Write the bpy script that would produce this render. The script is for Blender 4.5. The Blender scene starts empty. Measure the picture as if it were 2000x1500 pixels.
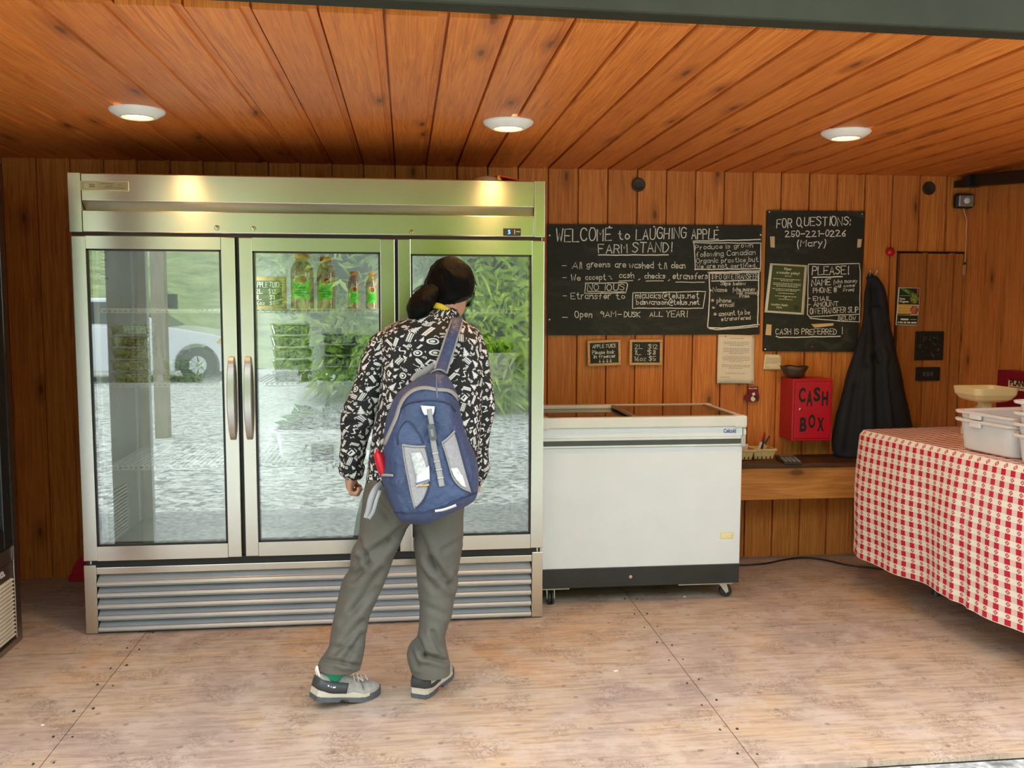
import bpy, math, random
import numpy as np
from mathutils import Vector, Matrix
random.seed(11)
rng = np.random.default_rng(11)
SC = bpy.context.scene
COL = SC.collection
PI = math.pi

# ------------------------------------------------------------------ camera
FPX, YAW, PITCH, ROLL = 1779.06, 0.116367, 0.087327, 0.002708
CAM = np.array([1.37241, -3.97759, 1.41605])
def _rot(y, p, r):
    cy, sy = math.cos(y), math.sin(y)
    f = np.array([sy * math.cos(p), cy * math.cos(p), -math.sin(p)])
    rt = np.array([cy, -sy, 0.0]); up = np.cross(rt, f)
    return np.array([math.cos(r) * rt + math.sin(r) * up, -math.sin(r) * rt + math.cos(r) * up, f])
RM = _rot(YAW, PITCH, ROLL)
cd = bpy.data.cameras.new('camera'); cam = bpy.data.objects.new('camera', cd); COL.objects.link(cam)
cd.sensor_width = 36.0; cd.lens = FPX * 36.0 / 2000.0; cd.clip_start = 0.05; cd.clip_end = 400
m = Matrix.Identity(4)
for i in range(3):
    m[i][0], m[i][1], m[i][2], m[i][3] = RM[0][i], RM[1][i], -RM[2][i], CAM[i]
cam.matrix_world = m
SC.camera = cam
# ------------------------------------------------------------------ sky, exposure
SC.view_settings.view_transform = 'Standard'
SC.view_settings.look = 'None'
SC.view_settings.gamma = 1.0
SC.view_settings.use_curve_mapping = False
SC.view_settings.exposure = 0.56
SC.cycles.use_denoising = True
SC.cycles.max_bounces = 10
SC.cycles.diffuse_bounces = 5
SC.cycles.transparent_max_bounces = 24
SC.cycles.sample_clamp_indirect = 8
W = bpy.data.worlds.new('overcast_sky'); SC.world = W; W.use_nodes = True
wn = W.node_tree; wn.nodes.clear()
wo = wn.nodes.new('ShaderNodeOutputWorld'); wb = wn.nodes.new('ShaderNodeBackground')
wt = wn.nodes.new('ShaderNodeTexCoord'); wsx = wn.nodes.new('ShaderNodeSeparateXYZ'); wr = wn.nodes.new('ShaderNodeValToRGB')
wn.links.new(wt.outputs['Generated'], wsx.inputs[0]); wn.links.new(wsx.outputs['Z'], wr.inputs[0])
wr.color_ramp.elements[0].position = 0.0; wr.color_ramp.elements[0].color = (0.74, 0.86, 0.97, 1)
wr.color_ramp.elements[1].position = 0.8; wr.color_ramp.elements[1].color = (0.88, 0.95, 1.0, 1)
wn.links.new(wr.outputs[0], wb.inputs[0]); wb.inputs[1].default_value = 2.75
wn.links.new(wb.outputs[0], wo.inputs[0])
sd = bpy.data.lights.new('soft_sun', 'SUN'); sd.energy = 0.9; sd.angle = math.radians(40); sd.color = (1.0, 0.97, 0.9)
so = bpy.data.objects.new('soft_sun', sd); COL.objects.link(so)
so.rotation_euler = (math.radians(22), math.radians(-12), 0)

# ------------------------------------------------------------------ projection helpers
def ray(px, py):
    return RM.T @ np.array([(px - 1000) / FPX, -(py - 750) / FPX, 1.0])
def onY(px, py, Y):
    d = ray(px, py); return CAM + d * (Y - CAM[1]) / d[1]
def onZ(px, py, Z):
    d = ray(px, py); return CAM + d * (Z - CAM[2]) / d[2]
def onX(px, py, X):
    d = ray(px, py); return CAM + d * (X - CAM[0]) / d[0]
def proj(P):
    c = (np.asarray(P, float) - CAM) @ RM.T
    return np.stack([1000 + FPX * c[..., 0] / c[..., 2], 750 - FPX * c[..., 1] / c[..., 2]], -1)

# ------------------------------------------------------------------ scene graph helpers
def tag(o, label=None, cat=None, group=None, kind=None):
    if label: o['label'] = label
    if cat: o['category'] = cat
    if group: o['group'] = group
    if kind: o['kind'] = kind
    return o
def thing(name, label, cat, loc=(0, 0, 0), rz=0.0, group=None):
    o = bpy.data.objects.new(name, None); COL.objects.link(o)
    o.location = loc; o.rotation_euler = (0, 0, rz); o.empty_display_size = 0.05
    return tag(o, label, cat, group)
def origin(o):
    p = Vector((0, 0, 0))
    while o is not None:
        p += o.location; o = o.parent
    return p
def copy_tree(o, parent=None):
    c = o.copy(); COL.objects.link(c)
    if parent is not None: c.parent = parent
    for ch in list(o.children): copy_tree(ch, c)
    return c

class MB:
    """collects geometry and links it as one mesh object"""
    def __init__(s): s.v = []; s.f = []; s.uv = []; s.mi = []; s.cur = 0
    def mat(s, i): s.cur = i; return s
    def add(s, vs, fs, uvs=None):
        b = len(s.v); s.v.extend([tuple(map(float, p)) for p in vs])
        for k, f in enumerate(fs):
            s.f.append(tuple(b + i for i in f)); s.mi.append(s.cur)
            s.uv.append(uvs[k] if uvs is not None else None)
        return s
    def box(s, x0, x1, y0, y1, z0, z1):
        vs = [(x, y, z) for z in (z0, z1) for y in (y0, y1) for x in (x0, x1)]
        return s.add(vs, [(0, 2, 3, 1), (4, 5, 7, 6), (0, 1, 5, 4), (2, 6, 7, 3), (0, 4, 6, 2), (1, 3, 7, 5)])
    def obox(s, c, ax, ay, az):
        c, ax, ay, az = [np.asarray(t, float) for t in (c, ax, ay, az)]
        vs = [c + sx * ax + sy * ay + sz * az for sz in (-1, 1) for sy in (-1, 1) for sx in (-1, 1)]
        return s.add(vs, [(0, 2, 3, 1), (4, 5, 7, 6), (0, 1, 5, 4), (2, 6, 7, 3), (0, 4, 6, 2), (1, 3, 7, 5)])
    def tube(s, pts, r, n=8, caps=True, flat=1.0, up=None):
        pts = [np.asarray(p, float) for p in pts]; m_ = len(pts)
        rr = r if hasattr(r, '__len__') else [r] * m_
        vs = []; ref = None
        for i, p in enumerate(pts):
            t = pts[min(i + 1, m_ - 1)] - pts[max(i - 1, 0)]; t /= (np.linalg.norm(t) + 1e-12)
            if ref is None:
                ref = np.asarray(up, float) if up is not None else (np.array([0, 0, 1.0]) if abs(t[2]) < .9 else np.array([1.0, 0, 0]))
            a = ref - t * (ref @ t); a /= (np.linalg.norm(a) + 1e-12); b = np.cross(t, a); ref = a
            for k in range(n):
                q = 2 * PI * k / n
                vs.append(p + rr[i] * (math.cos(q) * a * flat + math.sin(q) * b))
        fs = [(i * n + k, i * n + (k + 1) % n, (i + 1) * n + (k + 1) % n, (i + 1) * n + k) for i in range(m_ - 1) for k in range(n)]
        if caps: fs += [tuple(range(n - 1, -1, -1)), tuple((m_ - 1) * n + k for k in range(n))]
        return s.add(vs, fs)
    def cyl(s, p0, p1, r0, r1=None, n=16): return s.tube([p0, p1], [r0, r0 if r1 is None else r1], n)
    def lathe(s, prof, c=(0, 0, 0), n=24, caps=True, axis='z', sx=1.0, sy=1.0):
        vs = []
        for r, z in prof:
            for k in range(n):
                q = 2 * PI * k / n; x, y = r * math.cos(q) * sx, r * math.sin(q) * sy
                p = (x, y, z) if axis == 'z' else ((x, z, y) if axis == 'y' else (z, x, y))
                vs.append((c[0] + p[0], c[1] + p[1], c[2] + p[2]))
        m_ = len(prof)
        fs = [(i * n + k, i * n + (k + 1) % n, (i + 1) * n + (k + 1) % n, (i + 1) * n + k) for i in range(m_ - 1) for k in range(n)]
        if axis == 'y': fs = [f[::-1] for f in fs]
        if caps:
            a, b = tuple(range(n - 1, -1, -1)), tuple((m_ - 1) * n + k for k in range(n))
            fs += [a[::-1], b[::-1]] if axis == 'y' else [a, b]
        return s.add(vs, fs)
    def prism(s, poly, fn, d0, d1):
        """poly of (a,b); fn(a,b,d) gives the point"""
        n = len(poly)
        vs = [fn(a, b, d0) for a, b in poly] + [fn(a, b, d1) for a, b in poly]
        fs = [tuple(range(n)), tuple(range(2 * n - 1, n - 1, -1))] + [(k, n + k, n + (k + 1) % n, (k + 1) % n) for k in range(n)]
        return s.add(vs, fs)
    def rings(s, R, close=True, cap0=False, cap1=False, uvf=None):
        """R: array (m, n, 3)"""
        R = np.asarray(R); m_, n = R.shape[:2]; vs = R.reshape(-1, 3); fs = []; uvs = []
        for i in range(m_ - 1):
            for k in range(n if close else n - 1):
                k2 = (k + 1) % n
                fs.append((i * n + k, i * n + k2, (i + 1) * n + k2, (i + 1) * n + k))
                if uvf is not None: uvs.append((uvf(i, k), uvf(i, k + 1), uvf(i + 1, k + 1), uvf(i + 1, k)))
        if cap0:
            fs.append(tuple(range(n - 1, -1, -1)))
            if uvf is not None: uvs.append(tuple(uvf(0, k) for k in range(n - 1, -1, -1)))
        if cap1:
            fs.append(tuple((m_ - 1) * n + k for k in range(n)))
            if uvf is not None: uvs.append(tuple(uvf(m_ - 1, k) for k in range(n)))
        return s.add(vs, fs, uvs if uvf is not None else None)
    def ell(s, c, r, n=16, m_=10):
        c = np.asarray(c, float); r = np.asarray(r, float) * np.ones(3)
        R = np.zeros((m_ + 1, n, 3))
        for i in range(m_ + 1):
            t = PI * (0.02 + 0.96 * i / m_)
            for k in range(n):
                q = 2 * PI * k / n
                R[i, k] = c + r * np.array([math.sin(t) * math.cos(q), math.sin(t) * math.sin(q), -math.cos(t)])
        return s.rings(R, cap0=True, cap1=True)
    def build(s, name, mats, parent=None, smooth=False, bevel=0.0, sub=0, thick=0.0, at_base=True, seg=2, loc=None):
        V = np.array(s.v, float)
        if parent is not None: off = np.array(origin(parent))
        elif loc is not None: off = np.array(loc, float)
        elif at_base and len(V):
            off = (V.min(0) + V.max(0)) / 2; off[2] = V[:, 2].min()
        else: off = np.zeros(3)
        me = bpy.data.meshes.new(name); me.from_pydata((V - off).tolist(), [], s.f)
        if any(u is not None for u in s.uv):
            ul = me.uv_layers.new(name='uv'); li = 0
            flat = np.zeros((len(me.loops), 2)); 
            for f, u in zip(s.f, s.uv):
                for k in range(len(f)):
                    if u is not None: flat[li] = u[k]
                    li += 1
            ul.data.foreach_set('uv', flat.ravel())
        mats = mats if isinstance(mats, (list, tuple)) else [mats]
        for mm in mats: me.materials.append(mm)
        if len(mats) > 1: me.polygons.foreach_set('material_index', s.mi)
        if smooth: me.polygons.foreach_set('use_smooth', [True] * len(me.polygons))
        me.update()
        o = bpy.data.objects.new(name, me); COL.objects.link(o)
        if parent is not None: o.parent = parent
        else: o.location = off
        if bevel:
            b = o.modifiers.new('bevel', 'BEVEL'); b.width = bevel; b.segments = seg; b.limit_method = 'ANGLE'; b.angle_limit = math.radians(35)
        if sub:
            b = o.modifiers.new('sub', 'SUBSURF'); b.levels = sub; b.render_levels = sub
        if thick:
            b = o.modifiers.new('solid', 'SOLIDIFY'); b.thickness = thick; b.offset = 0
        return o

# ------------------------------------------------------------------ material helpers
def newmat(name):
    mt = bpy.data.materials.new(name); mt.use_nodes = True
    nt = mt.node_tree; return mt, nt, nt.nodes['Principled BSDF']
class NG:
    def __init__(s, nt): s.nt = nt
    def n(s, t, **kw):
        nd = s.nt.nodes.new('ShaderNode' + t)
        for k, v in kw.items(): setattr(nd, k, v)
        return nd
    def put(s, sock, v):
        if hasattr(v, 'is_output') or isinstance(v, bpy.types.NodeSocket): s.nt.links.new(v, sock)
        else: sock.default_value = v
    def math(s, op, a, b=0.0, c=0.0, clamp=False):
        nd = s.n('Math', operation=op, use_clamp=clamp)
        s.put(nd.inputs[0], a); s.put(nd.inputs[1], b); s.put(nd.inputs[2], c); return nd.outputs[0]
    def mix(s, f, a, b, mode='MIX'):
        nd = s.n('Mix', data_type='RGBA', blend_type=mode)
        s.put(nd.inputs[0], f); s.put(nd.inputs[6], a if hasattr(a, 'is_output') else tuple(a) + (1,) * (4 - len(a))); s.put(nd.inputs[7], b if hasattr(b, 'is_output') else tuple(b) + (1,) * (4 - len(b)))
        return nd.outputs[2]
    def noise(s, vec, scale=5, detail=3, rough=.5, dist=0.0, dim='3D'):
        nd = s.n('TexNoise', noise_dimensions=dim)
        if vec is not None: s.put(nd.inputs['Vector'], vec)
        nd.inputs['Scale'].default_value = scale; nd.inputs['Detail'].default_value = detail
        nd.inputs['Roughness'].default_value = rough; nd.inputs['Distortion'].default_value = dist
        return nd.outputs['Fac']
    def ramp(s, f, stops):
        nd = s.n('ValToRGB'); s.put(nd.inputs[0], f); e = nd.color_ramp.elements
        while len(e) < len(stops): e.new(0.5)
        for i, (p, c) in enumerate(stops):
            e[i].position = p; e[i].color = tuple(c) + (1,) if len(c) == 3 else c
        return nd.outputs[0]
    def sstep(s, x, a, b):
        nd = s.n('MapRange', interpolation_type='SMOOTHSTEP'); s.put(nd.inputs[0], x); nd.inputs[1].default_value = a; nd.inputs[2].default_value = b
        return nd.outputs[0]
    def comb(s, x, y, z=0.0):
        nd = s.n('CombineXYZ'); s.put(nd.inputs[0], x); s.put(nd.inputs[1], y); s.put(nd.inputs[2], z); return nd.outputs[0]
    def sep(s, v):
        nd = s.n('SeparateXYZ'); s.put(nd.inputs[0], v); return nd.outputs
    def bump(s, h, strength=.3, dist=.01):
        nd = s.n('Bump'); nd.inputs['Strength'].default_value = strength; nd.inputs['Distance'].default_value = dist
        s.put(nd.inputs['Height'], h); return nd.outputs[0]
    def obj(s): return s.n('TexCoord').outputs['Object']
    def pos(s): return s.n('NewGeometry').outputs['Position']
    def uv(s): return s.n('TexCoord').outputs['UV']
MATS = {}
def simple(name, col, rough=.5, metal=0.0, var=.08, vs=9.0, bump=0.0, bs=60.0, bd=.002, stretch=None, **kw):
    if name in MATS: return MATS[name]
    mt, nt, b = newmat(name); g = NG(nt); v = g.obj()
    if stretch:
        mp = g.n('Mapping'); g.put(mp.inputs[0], v); mp.inputs['Scale'].default_value = stretch; v = mp.outputs[0]
    f = g.noise(v, vs, 3)
    lo = [c * (1 - var) for c in col]; hi = [min(1, c * (1 + var)) for c in col]
    nt.links.new(g.ramp(f, [(.3, lo), (.7, hi)]), b.inputs['Base Color'])
    b.inputs['Roughness'].default_value = rough; b.inputs['Metallic'].default_value = metal
    if bump: nt.links.new(g.bump(g.noise(v, bs, 3), bump, bd), b.inputs['Normal'])
    for k, x in kw.items(): b.inputs[k.replace('_', ' ')].default_value = x
    MATS[name] = mt; return mt
def emit(name, col, st):
    if name in MATS: return MATS[name]
    mt, nt, b = newmat(name); b.inputs['Emission Color'].default_value = tuple(col) + (1,); b.inputs['Emission Strength'].default_value = st
    b.inputs['Base Color'].default_value = tuple(col) + (1,); MATS[name] = mt; return mt
def pane(name, tint, fac, rough=0.0, spec=(1, 1, 1), fres=0.6):
    if name in MATS: return MATS[name]
    mt, nt, b = newmat(name); g = NG(nt); nt.nodes.remove(b)
    out = nt.nodes['Material Output']
    tr = g.n('BsdfTransparent'); tr.inputs[0].default_value = tuple(tint) + (1,)
    gl = g.n('BsdfGlossy'); gl.inputs['Color'].default_value = tuple(spec) + (1,); gl.inputs['Roughness'].default_value = rough
    fr = g.n('Fresnel'); fr.inputs['IOR'].default_value = 1.45
    k = g.math('ADD', g.math('MULTIPLY', fr.outputs[0], fres), fac, clamp=True)
    mx = g.n('MixShader'); nt.links.new(k, mx.inputs[0]); nt.links.new(tr.outputs[0], mx.inputs[1]); nt.links.new(gl.outputs[0], mx.inputs[2])
    nt.links.new(mx.outputs[0], out.inputs[0]); MATS[name] = mt; return mt
def steel(name, col=(.68, .65, .60), rough=.23, aniso=.7, brush='x', amt=.02):
    if name in MATS: return MATS[name]
    mt, nt, b = newmat(name); g = NG(nt); mp = g.n('Mapping'); g.put(mp.inputs[0], g.obj())
    mp.inputs['Scale'].default_value = {'x': (3, 60, 420), 'z': (420, 60, 3), 'y': (420, 3, 420)}[brush]
    f = g.noise(mp.outputs[0], 1.0, 3)
    big = g.noise(g.obj(), 3.0, 3)
    nt.links.new(g.ramp(big, [(.3, [c * .93 for c in col]), (.7, col)]), b.inputs['Base Color'])
    b.inputs['Metallic'].default_value = 1.0
    nt.links.new(g.math('ADD', g.math('MULTIPLY', f, .05), rough - .02), b.inputs['Roughness'])
    if amt: nt.links.new(g.bump(f, amt, .001), b.inputs['Normal'])
    b.inputs['Anisotropic'].default_value = aniso; b.inputs['Anisotropic Rotation'].default_value = .25
    tg = g.n('Tangent', direction_type='RADIAL', axis='Z'); nt.links.new(tg.outputs[0], b.inputs['Tangent'])
    MATS[name] = mt; return mt
def wood(name, across='x', along='z', pitch=.161, base=((.37, .105, .020), (.64, .215, .045), (.78, .31, .075)), rough=.5, off=0.0, knots=1.0, spec=.35, kz=.42):
    mt, nt, b = newmat(name); g = NG(nt); p = g.sep(g.pos()); ix = {'x': 0, 'y': 1, 'z': 2}
    a = g.math('DIVIDE', g.math('ADD', p[ix[across]], -off), pitch); l = p[ix[along]]
    idx = g.math('FLOOR', a)
    wn_ = g.n('TexWhiteNoise', noise_dimensions='1D'); g.put(wn_.inputs['W'], idx); r = wn_.outputs['Value']
    r7 = g.math('MULTIPLY', r, 37.0)
    lz = g.math('ADD', l, r7)
    grain = g.noise(g.comb(g.math('MULTIPLY', a, 5.0), g.math('MULTIPLY', lz, 1.1), r7), 2.6, 5, .6, 1.2)
    fine = g.noise(g.comb(g.math('MULTIPLY', a, 26.0), g.math('MULTIPLY', lz, 1.6), r7), 1.8, 3, .6, .4)
    col = g.ramp(grain, [(.28, base[0]), (.5, base[1]), (.72, base[2])])
    col = g.mix(g.math('MULTIPLY', g.sstep(fine, .42, .75), .45), col, [c * .55 for c in base[1]])
    col = g.mix(g.math('MULTIPLY', g.math('SUBTRACT', r, .35), .55, clamp=True), col, base[0])
    vo = g.n('TexVoronoi', voronoi_dimensions='2D'); vo.inputs['Scale'].default_value = 1.0; vo.inputs['Randomness'].default_value = .9
    wob = g.noise(g.comb(a, lz, 0.0), 9, 2)
    g.put(vo.inputs['Vector'], g.comb(g.math('ADD', a, g.math('MULTIPLY', wob, .06)), g.math('DIVIDE', lz, kz), 0.0))
    d = vo.outputs['Distance']; cr = g.sep(vo.outputs['Color'])
    on = g.math('GREATER_THAN', cr[0], 1 - .34 * knots)
    core = g.math('MULTIPLY', g.math('SUBTRACT', 1.0, g.sstep(d, .03, .085)), on)
    halo = g.math('MULTIPLY', g.math('SUBTRACT', 1.0, g.sstep(d, .08, .26)), on)
    col = g.mix(g.math('MULTIPLY', halo, .5), col, [c * .6 for c in base[0]])
    col = g.mix(g.math('MULTIPLY', core, .7), col, (.07, .022, .008))
    nt.links.new(col, b.inputs['Base Color']); b.inputs['Roughness'].default_value = rough
    b.inputs['Specular IOR Level'].default_value = spec
    nt.links.new(g.bump(g.math('ADD', fine, g.math('MULTIPLY', core, .8)), .12, .004), b.inputs['Normal'])
    MATS[name] = mt; return mt

# ------------------------------------------------------------------ stroke lettering (chalk, markers)
GL = dict(l.split(' ', 1) for l in """A 02 28 42|14 34
B 02 08|~08 28 37 36 25 05|~05 25 44 43 22 02
C ~47 38 18 06 04 12 32 43
D 02 08|~08 28 46 44 22 02
E 48 08 02 42|05 35
F 48 08 02|05 35
G ~47 38 18 06 04 12 32 43 45|45 25
H 08 02|48 42|05 45
I 18 12
J 48 08|~28 24 13 03
K 08 02|48 05 42
L 08 02 42
M 02 08 25 48 42
N 02 08 42 48
O ~18 06 04 12 32 44 46 38 18
P 02 08|~08 38 46 35 05
Q ~18 06 04 12 32 44 46 38 18|33 51
R 02 08|~08 38 46 35 05|25 42
S ~47 38 18 07 16 35 44 33 22 03
T 08 48|28 22
U ~08 03 12 32 43 48
V 08 22 48
W 08 12 26 32 48
X 08 42|48 02
Y 08 25 48|25 22
Z 08 48 02 42
a ~35 16 04 12 33 35|36 32
b 08 02|~05 26 34 22 03
c ~35 16 04 12 33
d 38 32|~35 16 04 12 33
e ~04 34 35 16 04 12 33
f ~38 28 16 12|05 25
g ~35 16 04 12 33|~36 31 20 01
h 08 02|~04 26 35 32
i 06 02|07 08
j ~16 11 00|17 18
k 08 02|36 04 32
l 08 02
m 06 02|~04 16 25 22|~24 36 45 42
n 06 02|~04 26 35 32
o ~16 04 12 33 35 16
p 06 00|~05 26 34 22 03
q 36 30|~35 16 04 12 33
r 06 02|~04 16 26
s ~35 16 05 24 33 12 03
t ~18 13 22 32|06 26
u ~06 03 12 33|36 32
v 06 22 46
w 06 12 25 32 46
x 06 32|36 02
y 06 14|36 00
z 06 36 02 32
0 ~18 06 04 12 22 34 36 28 18
1 07 18 12
2 ~07 18 37 36 02|02 42
3 ~07 18 37 25|~25 34 22 03
4 28 04 44|38 32
5 38 08 05|~05 25 34 22 03
6 ~38 16 04 12 32 34 25 04
7 08 38 12
8 ~25 07 18 37 25|~25 03 12 33 25
9 ~36 18 06 25 36|36 32
$ ~47 38 18 07 16 35 44 33 22 03|29 21
! 18 14|13 12
@ ~45 36 24 33 45|~45 44 54 57 28 05 03 21 51
: 06 05|03 02
. 02 12
, 12 00
- 05 35
( ~28 15 20
) ~08 15 00
# 18 12|38 32|06 46|04 44
* 27 23|06 44|46 04
^ 28 22|04 22 44
/ 00 48""".split('\n'))
def chaikin(P, it=2):
    P = np.asarray(P, float)
    for _ in range(it):
        Q = [P[0]]
        for a, b in zip(P[:-1], P[1:]): Q += [.75 * a + .25 * b, .25 * a + .75 * b]
        Q.append(P[-1]); P = np.array(Q)
    return P
def strokes(text, jit=.12):
    """list of polylines in glyph units (cap height 6), and the advance"""
    out = []; x = 0.0
    for ch in text:
        if ch == ' ': x += 2.8; continue
        g_ = GL.get(ch)
        if not g_: x += 2; continue
        w = 0; dy = random.uniform(-jit, jit) * 2; sl = random.uniform(-jit, jit) * .6; sc = 1 + random.uniform(-jit, jit) * .5
        for st in g_.split('|'):
            sm = st.startswith('~'); P = np.array([[int(t[0]), int(t[1]) - 2] for t in st.strip('~').split()], float)
            w = max(w, P[:, 0].max())
            if len(P) == 2 and abs(P[0] - P[1]).sum() <= 1.01: P[1] += [.05, .0]
            P += np.random.default_rng(len(out)).normal(0, jit * .5, P.shape)
            if sm: P = chaikin(P)
            P = P * sc; P[:, 0] += sl * P[:, 1]
            out.append(P + [x, dy])
        x += w + 1.35
    return out, max(x - 1.35, .1)
def ribbon(mb, P, wd, fn):
    P = np.asarray(P, float)
    if len(P) < 2: return
    T = np.gradient(P, axis=0); T /= (np.linalg.norm(T, axis=1, keepdims=True) + 1e-9)
    N = np.stack([-T[:, 1], T[:, 0]], 1) * wd / 2
    P = P.copy(); P[0] -= T[0] * wd * .45; P[-1] += T[-1] * wd * .45
    L = [fn(*q) for q in P + N]; R = [fn(*q) for q in P - N]; n = len(P)
    mb.add(L + R, [(i, i + 1, n + i + 1, n + i) for i in range(n - 1)])
def write(mb, text, x0, y0, x1, h, fn, wd, jit=.12, y1=None):
    """strokes from (x0,y0) to x1, cap height h, on fn(x,y)"""
    st, adv = strokes(text, jit); kx = (x1 - x0) / adv; ky = h / 6.0; sl = 0 if y1 is None else (y1 - y0) / (x1 - x0)
    for P in st:
        Q = np.stack([x0 + P[:, 0] * kx, y0 + P[:, 1] * ky + P[:, 0] * kx * sl], 1)
        ribbon(mb, Q, wd * random.uniform(.85, 1.15), fn)
def type_mesh(text, size, fn, off=0.0, ext=0.0, align='LEFT', sx=1.0):
    """the built-in face as (verts, faces) mapped by fn(x, y, d)"""
    cu = bpy.data.curves.new('t', 'FONT'); cu.body = text; cu.size = size; cu.offset = off; cu.extrude = ext; cu.align_x = align; cu.resolution_u = 4
    o = bpy.data.objects.new('t', cu); COL.objects.link(o)
    dg = bpy.context.evaluated_depsgraph_get(); me = o.evaluated_get(dg).to_mesh()
    vs = [fn(v.co.x * sx, v.co.y, v.co.z) for v in me.vertices]; fs = [tuple(p.vertices) for p in me.polygons]
    o.evaluated_get(dg).to_mesh_clear(); bpy.data.objects.remove(o); bpy.data.curves.remove(cu)
    return vs, fs
# ================================================================== SETTING
YW, ZC, XR, XL, YO = 0.867, 2.131, 4.512, -0.97, -1.66
PW = 0.161; PH = 2.13 % PW
wallx = wood('wall_pine', 'x', 'z', PW, off=PH)
wally = wood('side_pine', 'y', 'z', PW, off=.05)
ceilm = wood('ceiling_pine', 'x', 'y', PW, base=((.40, .10, .020), (.68, .195, .030), (.80, .275, .052)), off=PH, rough=.45, knots=.8, kz=.6)
def plank_profile(a0, a1, off, pitch=PW):
    """(a, depth) outline of boards with a recessed strip and a dark joint"""
    P = [(a0, 0.0)]; k = math.ceil((a0 - off) / pitch)
    while off + k * pitch < a1 - .03:
        x = off + k * pitch
        if x - .027 > a0 + .01:
            P += [(x - .028, 0), (x - .0255, .007), (x - .0036, .007), (x - .0034, .020), (x + .0034, .020), (x + .0036, .0)]
        k += 1
    P.append((a1, 0.0)); return P
def plank_slab(name, a0, a1, off, fn, l0, l1, back, mt):
    P = plank_profile(a0, a1, off); n = len(P); mb = MB()
    vs = [fn(a, d, l) for l in (l0, l1) for a, d in P] + [fn(a, back, l) for l in (l0, l1) for a in (a0, a1)]
    fs = [(i, i + 1, n + i + 1, n + i) for i in range(n - 1)]
    b = 2 * n; fs += [(b, b + 2, b + 3, b + 1), (0, n, b + 2, b), (n - 1, b + 1, b + 3, 2 * n - 1)]
    fs += [tuple(range(n)) + (b + 1, b), tuple(range(2 * n - 1, n - 1, -1)) + (b + 2, b + 3)]
    mb.add(vs, fs); o = mb.build(name, mt, at_base=False); o['kind'] = 'structure'; return o
plank_slab('wall_back', XL - .08, XR + .08, PH, lambda a, d, l: (a, YW + d, l), -.02, ZC + .06, .06, wallx)
plank_slab('wall_right', YO - .02, YW, .05, lambda a, d, l: (XR + d, a, l), -.02, ZC + .06, .06, wally)
plank_slab('wall_left', YO - .02, YW, .02, lambda a, d, l: (XL - d, a, l), -.02, ZC + .06, .06, wally)
plank_slab('ceiling', XL - .08, XR + .08, PH, lambda a, d, l: (a, l, ZC + d), -1.625, YW + .06, .12, ceilm)

# plywood floor
mt, nt, b = newmat('worn_plywood'); g = NG(nt); p = g.pos(); s3 = g.sep(p)
big = g.noise(p, 1.5, 4, .6, .5); mid = g.noise(p, 7, 4, .65)
st = g.n('Mapping'); g.put(st.inputs[0], p); st.inputs['Scale'].default_value = (2.2, 26, 1)
streak = g.noise(st.outputs[0], 2.0, 5, .65, .8)
curl = g.noise(p, 17, 4, .75, 2.2)
line = g.math('ABSOLUTE', g.math('SUBTRACT', curl, .5))
scr = g.math('SUBTRACT', 1.0, g.sstep(line, .006, .04))
scr = g.math('MULTIPLY', scr, g.sstep(g.noise(p, 5.5, 3), .46, .64))
col = g.ramp(big, [(.30, (.35, .275, .235)), (.44, (.45, .335, .275)), (.56, (.50, .37, .265)), (.70, (.55, .33, .18))])
col = g.mix(g.math('MULTIPLY', g.sstep(streak, .42, .66), .62), col, (.27, .185, .145))
col = g.mix(g.math('MULTIPLY', g.sstep(mid, .48, .66), .5), col, (.56, .45, .38))
col = g.mix(g.math('MULTIPLY', scr, .6), col, (.13, .075, .055))
fm = g.n('Mapping'); g.put(fm.inputs[0], p); fm.inputs['Scale'].default_value = (9, 42, 1)
col = g.mix(g.math('MULTIPLY', g.sstep(g.noise(fm.outputs[0], 1.6, 3, .6, .6), .60, .74), .55), col, (.16, .10, .075))
sp = g.n('TexVoronoi', voronoi_dimensions='2D'); g.put(sp.inputs['Vector'], p); sp.inputs['Scale'].default_value = 6.0
spot = g.math('MULTIPLY', g.math('SUBTRACT', 1.0, g.sstep(sp.outputs['Distance'], .035, .075)), g.math('GREATER_THAN', g.sep(sp.outputs['Color'])[0], .55))
col = g.mix(g.math('MULTIPLY', spot, .45), col, (.10, .07, .06))
nt.links.new(col, b.inputs['Base Color']); b.inputs['Roughness'].default_value = .62; b.inputs['Specular IOR Level'].default_value = .3
nt.links.new(g.bump(g.math('ADD', streak, scr), .25, .003), b.inputs['Normal'])
floor_m = mt
dark_m = simple('dark_gap', (.03, .022, .018), .9)
fl = MB()
xs = [XL - .05, .25, 2.44, XR + .05]; ys = [YW + .04, -.21, -1.40]
for i in range(3):
    for j in range(2):
        fl.mat(0).box(xs[i] + (.0016 if i else 0), xs[i + 1] - (.0016 if i < 2 else 0), ys[j + 1] + (.0045 if j == 0 else 0), ys[j] - (.0045 if j else 0), -.018, 0)
fl.mat(1).box(XL - .05, XR + .05, -1.399, YW + .04, -.05, -.0175)
for x in (.25, 2.44):                                            # countersunk screws along the joints
    for k in range(9):
        for dx in (-.03, .03):
            y = .2 - .19 * k + random.uniform(-.02, .02)
            if y > -1.38: fl.mat(1).cyl((x + dx + random.uniform(-.008, .008), y, -.002), (x + dx, y, .0004), .0055, n=8)
fo = fl.build('floor', [floor_m, dark_m], at_base=False); fo['kind'] = 'structure'

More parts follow.
